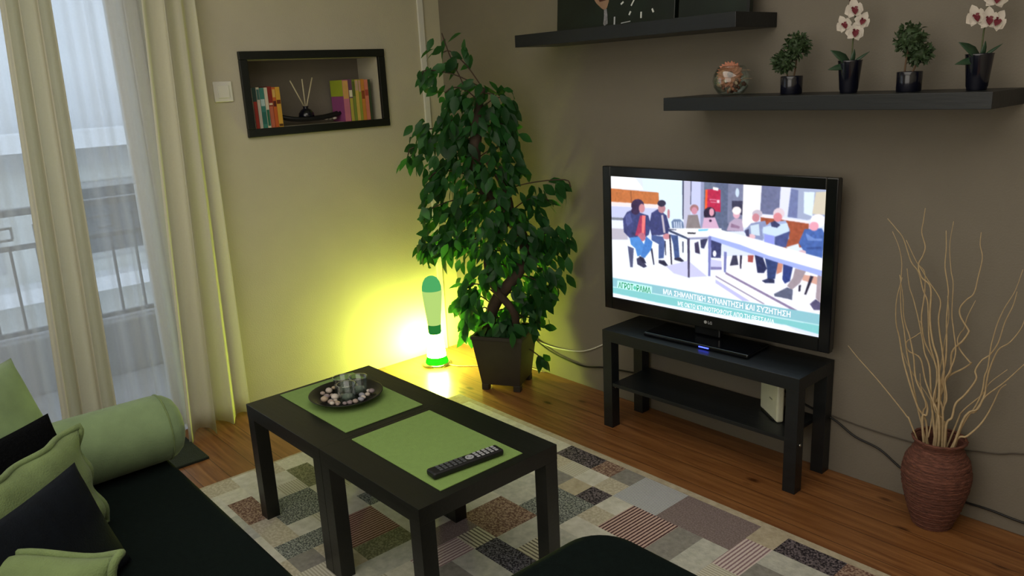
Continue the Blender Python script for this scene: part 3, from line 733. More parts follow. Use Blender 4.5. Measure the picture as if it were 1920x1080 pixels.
for (p, q) in (((xo0, yo1), (xo1, yo1)), ((xo1, yo1), (xo1, yo0)), ((xo1, yo0), (xo0, yo0)), ((xo0, yo0), (xo0, yo1))):
    quad(((p[0], p[1], 0), (p[0], p[1], RT), (q[0], q[1], RT), (q[0], q[1], 0)), 1)
quad(((xo0, yo0, .0005), (xo0, yo1, .0005), (xo1, yo1, .0005), (xo1, yo0, .0005)), 1)
bmesh.ops.recalc_face_normals(b, faces=b.faces)
tag(obj('patchwork_rug', b, RUG), 'patchwork rug of grey, cream and pink rectangles under the coffee tables', 'rug')

# ------------------------------------------------------------------ side tables pushed together
TA, TX, TY, TH = .0157, 1.0245, -1.7254, .4517
def table(off, label):
    t = thing('side_table', label, 'table', (TX + off * math.cos(TA), TY + off * math.sin(TA), RT), (0, 0, TA), 'pair of side tables pushed together')
    L, Wd, h = .5206, .5086, TH - RT
    obj('table_top', bx(0, L, 0, Wd, h - .05, h, .0009), M_BLACKT, t)
    for lx in (0, L - .05):
        for ly in (0, Wd - .05): obj('leg', bx(lx + .0005, lx + .0495, ly + .0005, ly + .0495, 0, h - .05, .001), M_BLACKT, t)
    return t
table(0, 'black square side table carrying the dish of pebbles')
table(.5210, 'black square side table carrying the remote control')
def tpt(u, v): return (TX + u * math.cos(TA) - v * math.sin(TA), TY + u * math.sin(TA) + v * math.cos(TA))
for (mx, my, lab) in ((1.276, -1.454, 'lime green placemat under the black dish of pebbles'), (1.798, -1.464, 'lime green placemat under the remote control')):
    o = tag(obj('placemat', bx(-.232, .232, -.150, .150, 0, .003, .001), M_LIME), lab, 'placemat', 'lime green placemats')
    o.location = (mx, my, TH + .0002); o.rotation_euler = (0, 0, .006)

# dish with pebbles and tealight glasses
CX, CY, CZ = 1.272, -1.462, TH + .0035
dish = thing('dish', 'shallow round black dish holding pebbles and small glasses on a lime placemat', 'dish', (CX, CY, CZ))
obj('bowl', lathe(bmesh.new(), [(.060, 0), (.075, .002), (.105, .012), (.127, .027), (.129, .029), (.127, .030), (.103, .017), (.074, .0075), (.0, .006)], 48, cap1=False), mat('black_lacquer', '101210', .3, .1, 30), dish)
GL = [(1.293, -1.470), (1.222, -1.445), (1.262, -1.405)]
for k, (gx, gy) in enumerate(GL):
    g = thing('tealight_glass', ('clear tealight glass nearest the remote in the pebble dish', 'clear tealight glass at the left among the pebbles', 'clear tealight glass at the back of the pebble dish')[k],
              'glass', (gx, gy, CZ + .0085), (0, 0, 0), 'tealight glasses in the dish')
    obj('glass', lathe(bmesh.new(), [(.024, 0), (.028, .004), (.033, .055), (.0335, .058), (.0315, .058), (.0265, .006), (.0, .005)], 26, cap1=False), M_GLASS, g, True)
    obj('rim', lathe(bmesh.new(), [(.0310, .0575), (.0335, .0575), (.0338, .0595), (.0310, .0595)], 26, cap0=False, cap1=False), thin_glass('glass_rim', (.8, .85, .8), .5), g)
    obj('tealight', lathe(bmesh.new(), [(.019, .0055), (.019, .018), (.0, .018)], 20, cap1=False), mat('tealight_wax', '9aa59a', .5, .05, 30), g)
n = 0; tries = 0; placed = []
while n < 34 and tries < 4000:
    tries += 1
    a, q = RNG.uniform(0, 6.28), math.sqrt(RNG.uniform(0, 1)) * .088; rr = RNG.uniform(.009, .018)
    px, py = CX + q * math.cos(a), CY + q * math.sin(a)
    if any((px - gx) ** 2 + (py - gy) ** 2 < (.029 + rr) ** 2 for gx, gy in GL): continue
    if any((px - x2) ** 2 + (py - y2) ** 2 < (.85 * (rr + r2)) ** 2 for x2, y2, r2 in placed): continue
    placed.append((px, py, rr)); n += 1
    zz = CZ + .0075 + max(0, (q - .06)) * .32 + rr * .55
    tag(obj('pebble', blob(bmesh.new(), (0, 0, 0), (rr, rr * .8, rr * .62), 2, .10), M_PEB[n % 6], loc=(px, py, zz)), 'small rounded pebble in the black dish', 'pebble', 'pebbles in the black dish')


# remote control
rc = thing('remote_control', 'long black television remote with grey buttons on the lime placemat', 'remote control', (1.968, -1.475, TH + .0034), (0, 0, math.atan2(.233, .025) - math.pi / 2))
b = bmesh.new(); box(b, -.023, .023, -.118, .118, 0.001, .021, .007, 3); obj('body', b, M_MATTB, rc)
M_BTN = mat('grey_rubber_button', '9a9ca2', .5, .05, 30); M_BTD = mat('dark_rubber_button', '4a4d52', .5, .05, 30)
for r_ in range(13):
    for c_ in range(3):
        yy = .098 - r_ * .0155
        if r_ in (5, 6): continue
        m_ = M_BTN if r_ < 5 else M_BTD
        obj('button', bx(-.0165 + c_ * .012, -.0075 + c_ * .012, yy - .005, yy + .005, .0205, .0225, .0008, 1), m_, rc)
obj('ring_button', lathe(bmesh.new(), [(.013, .0205), (.013, .0225), (.007, .0225), (.007, .0205)], 24, c=(0, .013, 0), cap0=False, cap1=False), M_BTN, rc)
obj('button', lathe(bmesh.new(), [(.005, .0205), (.005, .0225)], 16, c=(0, .013, 0)), M_BTN, rc)

# ------------------------------------------------------------------ television bench
BA, BX, BY, BL, BD_, BH = .0219, 1.4053, -.285, .9122, .26, .45
tb = thing('tv_bench', 'long black television bench with an open lower shelf', 'tv bench', (BX, BY, 0), (0, 0, BA))
obj('bench_top', bx(0, BL, 0, BD_, BH - .05, BH, .0015), M_BLACK, tb)
for lx in (0, BL - .05):
    for ly in (0, BD_ - .05): obj('leg', bx(lx + .0005, lx + .0495, ly + .0005, ly + .0495, 0, BH - .05, .001), M_BLACK, tb)
obj('shelf', bx(.0505, BL - .0505, .004, BD_ - .004, .196, .212, .001), M_BLACK, tb)
for lx, s in ((.0505, 1), (BL - .0005, 1)):
    obj('bolt', lathe(bmesh.new(), [(.006, 0), (.006, .004), (.003, .006)], 14), M_STEEL, tb, loc=(lx, .022, .19)).rotation_euler = (0, R(90), 0)
rt = thing('router', 'white box leaning at the right end of the television bench shelf', 'router', (2.10, -.115, .2125), (0, 0, R(-36)))
b = bmesh.new(); box(b, -.055, .105, 0, .028, 0, .155, .008, 3); obj('case', b, mat('ivory_plastic', 'cfd0b8', .5, .03, 30), rt)
obj('foot', bx(-.03, .08, -.006, .034, -.0005, .006, .002), M_MATTB, rt)
obj('vent', bx(.035, .06, -.0012, .0, .075, .08), mat('grey_vent', '8f907e', .5, .05, 30), rt)

# ------------------------------------------------------------------ television
TW, THT, SW, SH_, SZ = 1.024, .6299, .9366, .5333, .0058
tvt = thing('television', 'black flat-screen television showing people seated around tables', 'television', (1.8305, -.14, .4565), (0, 0, .058))
zc = .822 - .4565
b = bmesh.new()
hx_, hz = TW / 2, THT / 2; sx_, sz0, sz1 = SW / 2, zc + SZ - SH_ / 2, zc + SZ + SH_ / 2
box(b, -hx_, -sx_, 0, .03, zc - hz, zc + hz, .004); box(b, sx_, hx_, 0, .03, zc - hz, zc + hz, .004)
box(b, -sx_ - .002, sx_ + .002, 0.0003, .03, zc - hz, sz0, .003); box(b, -sx_ - .002, sx_ + .002, 0.0003, .03, sz1, zc + hz, .003)
obj('bezel', b, M_GLOSSB, tvt)
b = bmesh.new(); box(b, -hx_ + .004, hx_ - .004, .030, .045, zc - hz + .004, zc + hz - .004, .004); box(b, -.36, .36, .045, .075, zc - .24, zc + .22, .012); obj('back_cover', b, M_MATTB, tvt)
obj('stand_neck', bx(-.06, .06, .018, .05, .012, zc - hz + .06, .006), M_GLOSSB, tvt)
b = bmesh.new(); box(b, -.24, .24, -.085, .085, -.0055, .010, .005, 3); obj('stand_base', b, M_GLOSSB, tvt)
obj('power_light_reflection', bx(.028, .072, -.0875, -.085, .000, .004), emitter('blue_reflection_glow', '3a48ff', 5.0), tvt)  # glowing strip standing in for the standby light's reflection on the base
b = bmesh.new()
ring = lathe(bmesh.new(), [(.0068, 0), (.0068, .0006), (.0052, .0006)], 24, cap0=True, cap1=True)
bmesh.ops.transform(ring, verts=ring.verts, matrix=Matrix.Translation((0.004, -.0004, zc - hz + .026)) @ Matrix.Rotation(R(90), 4, 'X')); merge(b, ring)
lg = obj('logo', b, mat('silver_logo', 'a8a8ac', .35, .02, 30), tvt)
MX = Matrix.Rotation(R(90), 4, 'X')
text_mesh('logo_letters', 'LG', .016, MATS['silver_logo'], lg, Matrix.Translation((.015, -.0008, zc - hz + .0205)) @ MX, .0003)
# the picture on the screen
GWd, GHt = 480, 272
def paint():
    S = 2; Wp, Hp = GWd * S, GHt * S
    img = np.zeros((Hp, Wp, 3)); img[:] = np.array([222, 230, 252]) / 255
    ys, xs = np.mgrid[0:Hp, 0:Wp]; xs = (xs + .5) / Wp * 1000; ys = (ys + .5) / Hp * 1000
    for col, v in TV_SHAPES:
        c = np.array(col) / 255
        px, py = v[0::2], v[1::2]; n = len(px)
        X0, X1 = max(0, int(min(px) / 1000 * Wp) - 1), min(Wp, int(max(px) / 1000 * Wp) + 2)
        Y0, Y1 = max(0, int(min(py) / 1000 * Hp) - 1), min(Hp, int(max(py) / 1000 * Hp) + 2)
        if X1 <= X0 or Y1 <= Y0: continue
        sx, sy = xs[Y0:Y1, X0:X1], ys[Y0:Y1, X0:X1]; ins = np.zeros(sx.shape, bool)
        for k in range(n):
            xa, ya, xb, yb = px[k], py[k], px[(k + 1) % n], py[(k + 1) % n]
            if ya == yb: continue
            ins ^= ((ya > sy) != (yb > sy)) & (sx < (xb - xa) * (sy - ya) / (yb - ya) + xa)
        img[Y0:Y1, X0:X1][ins] = c
    img = img + np.random.default_rng(2).normal(0, .012, img.shape)
    k = np.array([1, 3, 4, 3, 1]) / 12.0
    for ax in (0, 1):
        p = np.pad(img, [(2, 2) if a == ax else (0, 0) for a in range(3)], mode='edge')
        img = sum(k[q] * np.take(p, np.arange(q, q + img.shape[ax]), axis=ax) for q in range(5))
    # broadcast grain: soft mottling over the figures, not over the bright walls
    rg = np.random.default_rng(4); lowf = rg.normal(0, 1, (Hp // 8 + 2, Wp // 8 + 2))
    yy, xx = np.mgrid[0:Hp, 0:Wp] / 8.0; y0, x0 = yy.astype(int), xx.astype(int); fy, fx = yy - y0, xx - x0
    m_ = (lowf[y0, x0] * (1 - fy) * (1 - fx) + lowf[y0 + 1, x0] * fy * (1 - fx) + lowf[y0, x0 + 1] * (1 - fy) * fx + lowf[y0 + 1, x0 + 1] * fy * fx)
    lum = img.mean(2); img = img * (1 + (.16 * m_ * np.clip(.72 - lum, 0, 1))[..., None])
    for ax in (0, 1):
        p = np.pad(img, [(2, 2) if a == ax else (0, 0) for a in range(3)], mode='edge')
        img = sum(k[q] * np.take(p, np.arange(q, q + img.shape[ax]), axis=ax) for q in range(5))
    img = np.clip(img, 0, 1)
    img = img.reshape(GHt, S, GWd, S, 3).mean((1, 3))
    return np.where(img <= .04045, img / 12.92, ((np.clip(img, 0, 1) + .055) / 1.055) ** 2.4)
pic = paint()
gx, gz = np.meshgrid(np.linspace(-sx_, sx_, GWd), np.linspace(sz1, sz0, GHt))
V = np.stack([gx.ravel(), np.full(gx.size, .004), gz.ravel()], 1)
ii = (np.arange(GHt - 1)[:, None] * GWd + np.arange(GWd - 1)[None, :]).ravel()
F = np.stack([ii, ii + GWd, ii + GWd + 1, ii + 1], 1)
me = bpy.data.meshes.new('screen'); me.from_pydata(V.tolist(), [], F.tolist())
ca = me.color_attributes.new('picture', 'FLOAT_COLOR', 'POINT')
ca.data.foreach_set('color', np.concatenate([pic.reshape(-1, 3), np.ones((GWd * GHt, 1))], 1).ravel().astype(np.float32))
m = bpy.data.materials.new('television_picture'); m.use_nodes = True; nt = m.node_tree
pb = nt.nodes['Principled BSDF']; pb.inputs['Base Color'].default_value = (.01, .01, .012, 1); pb.inputs['Roughness'].default_value = .25
at = nt.nodes.new('ShaderNodeAttribute'); at.attribute_name = 'picture'; nt.links.new(at.outputs['Color'], pb.inputs['Emission Color']); TV_STRENGTH = 1.0
pb.inputs['Emission Strength'].default_value = TV_STRENGTH
me.materials.append(m); scr = bpy.data.objects.new('screen', me); COL.objects.link(scr); scr.parent = tvt
def uvp(u, v, dy=0.0025): return (-sx_ + SW * u, dy, sz1 - SH_ * v)
M_TXW = emitter('caption_white', 'f6faff', 1.05); M_TXG = emitter('caption_green', '0f9a62', .85)
def cap(name, s, u0, u1, v, hgt, m_, bold):
    x, y_, z = uvp(u0, v); text_mesh(name, s, hgt / .70, m_, scr, Matrix.Translation((x, y_, z)) @ MX, bold, width=SW * (u1 - u0))
cap('programme_title', 'ΑΓΡΟΤ', .034, .120, .910, SH_ * .046, M_TXG, .0007)
cap('programme_title', 'ΡΑΜΑ', .139, .218, .910, SH_ * .046, M_TXG, .0007)
x, y_, z = uvp(.1295, .888)
ft = bmesh.new(); bmesh.ops.create_circle(ft, cap_ends=True, segments=20, radius=.0085)
bmesh.ops.transform(ft, verts=ft.verts, matrix=Matrix.Translation((x, y_, z)) @ MX); obj('title_emblem', ft, emitter('caption_mint', '6fd0b8', 1.0), scr)
cap('caption_headline', 'ΜΙΑ ΣΗΜΑΝΤΙΚΗ ΣΥΝΑΝΤΗΣΗ ΚΑΙ ΣΥΖΗΤΗΣΗ', .285, .884, .896, SH_ * .040, M_TXW, .0006)
cap('caption_subline', 'ΜΕ ΟΚΤΩ ΚΤΗΝΟΤΡΟΦΟΥΣ ΑΠΟ ΤΗ ΘΕΣΣΑΛΙΑ', .362, .817, .966, SH_ * .032, M_TXW, .0004)

# ------------------------------------------------------------------ floating shelves
tag(obj('floating_shelf', bx(.897, 2.024, -.26, -.0005, 1.648, 1.699, .0015), M_BLACK), 'upper black floating shelf carrying the dark clock panels', 'shelf')
tag(obj('floating_shelf', bx(1.718, 2.836, -.26, -.0005, 1.371, 1.418, .0015), M_BLACK), 'lower black floating shelf carrying the row of pot plants', 'shelf')

# panels standing on the upper shelf
M_PAN = mat('dark_green_print', '0e1a13', .4, .5, 7)
def at_art(x, z): return (x - 1.0, z - 1.6995)
ck = thing('clock_panel', 'wide dark clock panel printed with a wine glass and white hour ticks', 'clock', (1.0, -.10, 1.6995), (R(-4), 0, 0))
obj('panel', bx(0, .645, 0, .022, 0, .42, .003), M_PAN, ck)
b = bmesh.new()
def poly(bm, pts, y): bm.faces.new([bm.verts.new((p[0], y, p[1])) for p in pts])
ccx, ccz, cr_ = .480, .150, .125
for h_ in range(12):
    a = 2 * math.pi * h_ / 12; Ln = .024 if h_ % 3 == 0 else .016
    dx, dz = math.sin(a), math.cos(a); w_ = .0035
    t_ = bx(-w_, w_, -.002, 0.0005, cr_ - Ln, cr_)
    bmesh.ops.transform(t_, verts=t_.verts, matrix=Matrix.Translation((ccx, 0, ccz)) @ Matrix.Rotation(a, 4, 'Y'))
    obj('hour_tick', t_, mat('white_print', 'd8dcd8', .5, .02, 30), ck)
for a, Ln, nm in ((R(215), .09, 'minute_hand'), (R(80), .06, 'hour_hand')):
    t_ = bx(-.003, .003, -.004, -.0025, -.01, Ln)
    bmesh.ops.transform(t_, verts=t_.verts, matrix=Matrix.Translation((ccx, 0, ccz)) @ Matrix.Rotation(a, 4, 'Y')); obj(nm, t_, MATS['white_print'], ck)
b = bmesh.new(); poly(b, [(.20, .16), (.21, .135), (.235, .105), (.265, .082), (.285, .072), (.296, .082), (.305, .105), (.307, .135), (.305, .20), (.20, .20)], -.0006); pg = obj('printed_wine_glass', b, mat('printed_glass_cream', '9a7a62', .4, .15, 20), ck)
b = bmesh.new(); poly(b, [(.222, .20), (.232, .135), (.255, .108), (.290, .112), (.294, .135), (.292, .20)], -.001); obj('printed_wine', b, mat('printed_wine_red', '4a2418', .4, .15, 20), pg)
b = bmesh.new(); poly(b, [(.280, .075), (.294, .078), (.300, .05), (.302, .018), (.285, .010), (.278, .018), (.281, .05)], -.001); obj('printed_stem', b, mat('printed_stem_grey', '8a8a8e', .4, .5, 60), pg)
b = bmesh.new(); poly(b, [(.335, .0), (.343, .0), (.343, .042), (.335, .042)], -.0006); obj('printed_highlight', b, mat('printed_highlight_grey', 'b8bcc0', .4, .1, 60), pg)
b = bmesh.new(); poly(b, [(.375, .012), (.425, .016), (.425, .0195), (.375, .0155)], -.0006); obj('printed_dash', b, MATS['printed_highlight_grey'], ck)
b = bmesh.new(); poly(b, [(.36, .15), (.40, .125), (.47, .115), (.55, .13), (.61, .16), (.61, .4), (.36, .4)], -.0004); obj('green_glow_print', b, mat('print_moss_green', '1f3a18', .45, .5, 25), ck)
cv = thing('canvas_panel', 'narrower plain dark green panel beside the clock on the upper shelf', 'picture', (1.662, -.10, 1.6995), (R(-4), 0, 0))
obj('panel', bx(0, .312, 0, .022, 0, .42, .003), M_PAN, cv)
obj('edge_strip', bx(.300, .312, -.0012, .0, .0, .42), M_MATTB, cv)
# ------------------------------------------------------------------ things on the lower shelf
SHZ = 1.4182; FACE = R(48.6)
# glass bowl of dried flowers
gb = thing('potpourri_bowl', 'round glass bowl of dried flowers at the left end of the lower shelf', 'bowl', (1.928, -.135, SHZ), (0, 0, FACE))
obj('glass_bowl', lathe(bmesh.new(), [(.030, 0), (.045, .006), (.062, .030), (.067, .052), (.063, .076), (.050, .098), (.044, .104), (.042, .103), (.048, .097), (.060, .076), (.064, .052), (.059, .031), (.043, .009), (.0, .007)], 36, cap1=False), M_GLASS, gb, True)
M_PK = mat('dried_petal_salmon', 'c07f66', .8, .15, 60, .3, 120)
b = bmesh.new()
for k in range(26):
    a = 2 * math.pi * k / 26
    leaf(b, (.004 * math.cos(a) - .010, -.022, .074 + .004 * math.sin(a)), (math.cos(a), -.18 + .18 * (k % 2), math.sin(a)), (0, -1, .2), .043, .024, .3)
fl = obj('dried_flower', b, M_PK, gb)
obj('flower_centre', blob(bmesh.new(), (-.013, -.031, .075), (.010, .008, .010), 2, .1), mat('dried_centre_brown', '6e4030', .9, .2, 90), fl)
for k in range(24):
    a = RNG.uniform(0, 6.28); q = math.sqrt(RNG.uniform(.1, 1)) * .048; zz = RNG.uniform(.014, .055)
    q *= .75 if zz < .022 else 1
    mtx = Euler((RNG.uniform(0, 3), RNG.uniform(0, 3), 0)).to_matrix().to_4x4()
    obj('dried_seed', blob(bmesh.new(), (q * math.cos(a), q * math.sin(a), zz), (.010, .007, .006), 1, .12, mtx), (mat('dried_cream', 'b89c84', .8, .15, 60), mat('dried_brown', '6a4636', .8, .2, 60), M_PK)[k % 3], gb)
for dx, dz in ((.056, .090), (.062, .060)):
    b = bmesh.new(); leaf(b, (dx - .03, -.01, dz - .008), (1, 0, .35), (0, -.4, 1), .042, .014, .3); obj('dried_petal', b, mat('dried_cream', 'b89c84'), gb)

M_TOP = mat('topiary_leaf_green', '34482a', .6, .35, 90)
M_TOP2 = mat('topiary_stem_brown', '5a4632', .85, .2, 60)
def topiary(label, x, balls, stems):
    t = thing('topiary_plant', label, 'plant', (x, -.14, SHZ), (0, 0, FACE), 'small artificial topiaries')
    obj('pot', lathe(bmesh.new(), [(.034, 0), (.0355, .002), (.0365, .058), (.0355, .060), (.0330, .060), (.0325, .050), (.0, .050)], 36, cap1=False), M_CERB, t)
    obj('soil', lathe(bmesh.new(), [(.0325, .0505), (.018, .055), (.0, .056)], 24, cap1=False), mat('dark_moss', '2e2c1e', .95, .3, 90, .5, 150), t)
    for s in stems: obj('stem', tube(bmesh.new(), spline(s, 4), .0028, 7), M_TOP2, t)
    for (cx, cz, r_) in balls:
        b = bmesh.new(); blob(b, (cx, 0, cz), (r_ * .62,) * 3, 2, .1)
        for k in range(230):
            v = Vector((RNG.normal(), RNG.normal(), RNG.normal())).normalized()
            base = Vector((cx, 0, cz)) + v * r_ * RNG.uniform(.5, .8)
            d_ = (v + Vector((RNG.normal(), RNG.normal(), RNG.normal())) * .55).normalized()
            leaf(b, base, d_, (RNG.normal(), RNG.normal(), RNG.normal() + .6), RNG.uniform(.012, .020), RNG.uniform(.007, .011), .3)
        obj('foliage', b, M_TOP, t)
topiary('little topiary leaning to the right between the glass bowl and the first orchid', 2.170,
        [(.014, .158, .050), (-.030, .108, .040)], [[(.006, 0, .05), (.012, 0, .09), (.014, 0, .13)], [(-.010, 0, .05), (-.020, 0, .075), (-.028, 0, .1)]])
topiary('little two-ball topiary between the two orchids on the lower shelf', 2.561,
        [(-.006, .158, .050), (.024, .112, .040)], [[(-.016, 0, .05), (-.014, 0, .09), (-.006, 0, .15)], [(.004, 0, .05), (.016, 0, .075), (.024, 0, .1)]])

M_PET = mat('orchid_petal_white', 'dcd4ca', .7, .05, 80)
M_LIP = mat('orchid_lip_burgundy', '6e2230', .6, .3, 200)
M_OLF = mat('orchid_leaf_green', '26402c', .4, .15, 30)
def orchid(label, x, flowers, top, leaves, buds=()):
    t = thing('orchid_plant', label, 'plant', (x, -.14, SHZ), (0, 0, FACE), 'artificial orchids in black pots')
    b = bmesh.new()
    obj('pot', lathe(b, [(.025, 0), (.0265, .002), (.0268, .008), (.0285, .012), (.0365, .097), (.0375, .102), (.0345, .102), (.0320, .085), (.0, .085)], 36, cap1=False), M_CERB, t)
    obj('moss', lathe(bmesh.new(), [(.0318, .0855), (.017, .092), (.0, .093)], 24, cap1=False), MATS['dark_moss'], t)
    obj('stem', tube(bmesh.new(), spline([(.004, 0, .085), (.006, .002, .16)] + top, 5), .0022, 7), mat('orchid_stem_green', '46502c', .6, .15, 60), t)
    for (dx, dz, ln, wd, nx) in leaves:
        b = bmesh.new(); leaf(b, (0, -.004, .086), (dx, -.25, dz), (nx, -1, .4), ln, wd, .18)
        o = obj('leaf', b, M_OLF, t); md = o.modifiers.new('t', 'SOLIDIFY'); md.thickness = .0012
    for (cx, cz, s, tl) in flowers:
        f = bmesh.new()
        for k, (an, ln, wd) in enumerate(((90, 1, .8), (200, .95, 1.15), (-20, .95, 1.15), (235, .95, .75), (-55, .95, .75))):
            a = R(an + tl); leaf(f, (cx, -.012 - .0006 * k, cz), (math.cos(a), -.12, math.sin(a)), (0, -1, 0), .033 * s * ln, .036 * s * wd, .1)
        fo = obj('flower', f, M_PET, t)
        l = bmesh.new(); a = R(-90 + tl)
        leaf(l, (cx, -.016, cz + .002), (math.cos(a), -.8, math.sin(a)), (0, -1, .6), .021 * s, .021 * s, .4)
        leaf(l, (cx, -.016, cz), (math.cos(a + 1.9), -.6, math.sin(a + 1.9)), (0, -1, .3), .012 * s, .010 * s, .2)
        leaf(l, (cx, -.016, cz), (math.cos(a - 1.9), -.6, math.sin(a - 1.9)), (0, -1, .3), .012 * s, .010 * s, .2)
        obj('lip', l, M_LIP, fo)
    for (cx, cz) in buds: obj('bud', blob(bmesh.new(), (cx, -.004, cz), (.006, .006, .008), 2), mat('orchid_bud', '4a2c28', .6, .2, 80), t)
LV = [(-.75, .62, .085, .034, .3), (-1.0, -.08, .075, .022, .2), (.72, .62, .068, .010, -.5), (.15, .9, .05, .016, 0.1)]
orchid('white orchid with dark lips between the two topiaries, in a tapered black pot', 2.372,
       [(-.004, .258, 1.0, 8), (-.034, .213, .85, 25), (.004, .190, 1.0, -12), (.026, .222, .85, -30)],
       [(.008, .0, .20), (.006, .0, .27), (-.004, 0, .312)], LV, ((-.010, .285), (.004, .29), (-.002, .308)))
orchid('taller white orchid at the right end of the lower shelf', 2.752,
       [(.022, .258, 1.25, -8), (-.032, .205, .95, 20), (.006, .196, 1.0, 0), (.032, .190, .95, -35), (-.004, .285, 1.2, 20)],
       [(.010, .0, .19), (.010, .0, .26), (.0, 0, .34)], LV)

# ------------------------------------------------------------------ wicker vase with curly twigs
VX, VY = 2.735, -.116
M_WICK = mat('brown_wicker', '6b4134', .8, .5, 45, 1.0, 110, stretch=(1, 1, 6))
prof = []
for k in range(90):
    t = k / 89; z = .305 * t
    r_ = float(np.interp(z, [0, .02, .07, .145, .19, .235, .268, .287, .305], [.060, .066, .083, .101, .105, .097, .078, .070, .079]))
    prof.append((r_ + .0016 * math.sin(k * 2.2) + .0008 * math.sin(k * 5.1), z))
prof += [(.074, .307), (.066, .288), (.068, .25), (.06, .05), (.0, .045)]
va = thing('wicker_vase', 'reddish-brown woven wicker vase standing on the floor by the wall', 'vase', (VX, VY, 0))
obj('vase_body', lathe(bmesh.new(), prof, 56, cap1=False, wob=lambda a, z: .010 * math.sin(34 * a + 60 * z) * (1 if z < .3 else .3)), M_WICK, va)
b = bmesh.new(); lathe(b, [(.076, .303), (.081, .306), (.083, .311), (.079, .315), (.074, .311)], 56, cap0=False, cap1=False, wob=lambda a, z: .02 * math.sin(22 * a)); obj('woven_rim', b, M_WICK, va)
M_TWIG = mat('pale_willow', 'b69f7a', .8, .12, 60)
EXTRA = [[(p[0] + .018 * math.sin(7 * j + k), p[1] + .012 * math.cos(5 * j), p[2] * (1 - .05 * k)) for j, p in enumerate(t)][:max(4, len(t) - 2)] for k, t in enumerate((TWIGS[1], TWIGS[3], TWIGS[5], TWIGS[7], TWIGS[10], TWIGS[13], TWIGS[14]))]
for i, pts in enumerate(TWIGS + EXTRA):
    P = [(VX + .03 * math.cos(i * 2.4), VY + .03 * math.sin(i * 2.4), .06)] + [tuple(p) for p in pts[1:]]
    P = spline(P, 5); n_ = len(P)
    rads = [.0035 * (1 - .72 * k / n_) * (1.15 if i % 3 else .9) for k in range(n_)]
    tag(obj('willow_twig', tube(bmesh.new(), P, rads, 7), M_TWIG), 'thin curly pale willow twig standing in the wicker vase' if i else 'straightest pale twig, leaning far left out of the wicker vase', 'twig', 'curly willow twigs in the wicker vase')

# ------------------------------------------------------------------ ficus
fx, fy, fr_ = .705, -.248, R(30)
fp = thing('potted_ficus', 'tall ficus tree with dark green leaves in a square dark pot in the corner', 'plant', (fx, fy, 0), (0, 0, fr_))
M_POT = mat('dark_brown_planter', '2c2824', .5, .12, 20)
b = bmesh.new()
def ring_(h, z): return [b.verts.new((sx * h, sy * h, z)) for sx, sy in ((-1, -1), (1, -1), (1, 1), (-1, 1))]
rs = [ring_(.100, .03), ring_(.131, .275), ring_(.135, .275), ring_(.135, .292), ring_(.122, .292), ring_(.118, .25)]
for q, s in zip(rs, rs[1:]):
    for k in range(4): b.faces.new((q[k], q[(k + 1) % 4], s[(k + 1) % 4], s[k]))
b.faces.new(rs[0][::-1]); b.faces.new(rs[-1])
obj('planter', b, M_POT, fp)
for sx in (-1, 1):
    for sy in (-1, 1):
        obj('foot', bx(min(sx * .102, sx * .066), max(sx * .102, sx * .066), min(sy * .102, sy * .066), max(sy * .102, sy * .066), 0, .031, .002), M_POT, fp)
obj('soil', bx(-.117, .117, -.117, .117, .245, .262, .008), mat('coir_soil', '4a3a28', .95, .3, 60, .8, 120), fp)
inv = Matrix.Rotation(-fr_, 4, 'Z') @ Matrix.Translation((-fx, -fy, 0))
def fl_(p): return inv @ Vector(p[:3])
M_BARK = mat('ficus_bark', '3e3026', .85, .25, 30, .5, 60, stretch=(1, 1, .3))
TR_ = [(.650, -.275, .255, .034), (.640, -.300, .300, .034)] + [tuple(t) for t in TRUNK[2:]]
P = spline(TR_, 6)
obj('trunk', tube(bmesh.new(), [fl_(p) for p in P], [float(p[3]) * .85 for p in P], 12), M_BARK, fp)
b2 = spline([(.74, -.22, .255, .02), (.80, -.26, .40, .02), (.73, -.33, .55, .018), (.66, -.29, .70, .018), (.72, -.19, .86, .016), (.76, -.24, 1.0, .014), (.70, -.30, 1.15, .012)], 6)
obj('trunk', tube(bmesh.new(), [fl_(p) for p in b2], [float(p[3]) for p in b2], 10), M_BARK, fp)
m = bpy.data.materials.new('ficus_leaf'); m.use_nodes = True; nt = m.node_tree; pb = nt.nodes['Principled BSDF']; pb.inputs['Roughness'].default_value = .42; pb.inputs['Specular IOR Level'].default_value = .3
gi = nt.nodes.new('ShaderNodeNewGeometry'); rmp = nt.nodes.new('ShaderNodeValToRGB'); rmp.color_ramp.elements[0].color = lin('15331c') + (1,); rmp.color_ramp.elements[1].color = lin('2c5c2e') + (1,)
nt.links.new(gi.outputs['Random Per Island'], rmp.inputs[0]); nt.links.new(rmp.outputs[0], pb.inputs['Base Color'])
tl = nt.nodes.new('ShaderNodeBsdfTranslucent'); tl.inputs[0].default_value = (.10, .42, .07, 1); mx = nt.nodes.new('ShaderNodeMixShader'); mx.inputs[0].default_value = .30
nt.links.new(pb.outputs[0], mx.inputs[1]); nt.links.new(tl.outputs[0], mx.inputs[2]); nt.links.new(mx.outputs[0], nt.nodes['Material Output'].inputs[0]); M_FIC = m
fol = bmesh.new()
trunk_pts = [Vector(p[:3]) for p in P]
rgt = Vector((.6601, .7495, 0)).normalized(); dep = Vector((-.759, .651, 0))
def ok_leaf(q): return q.x > .035 and q.y < -.035
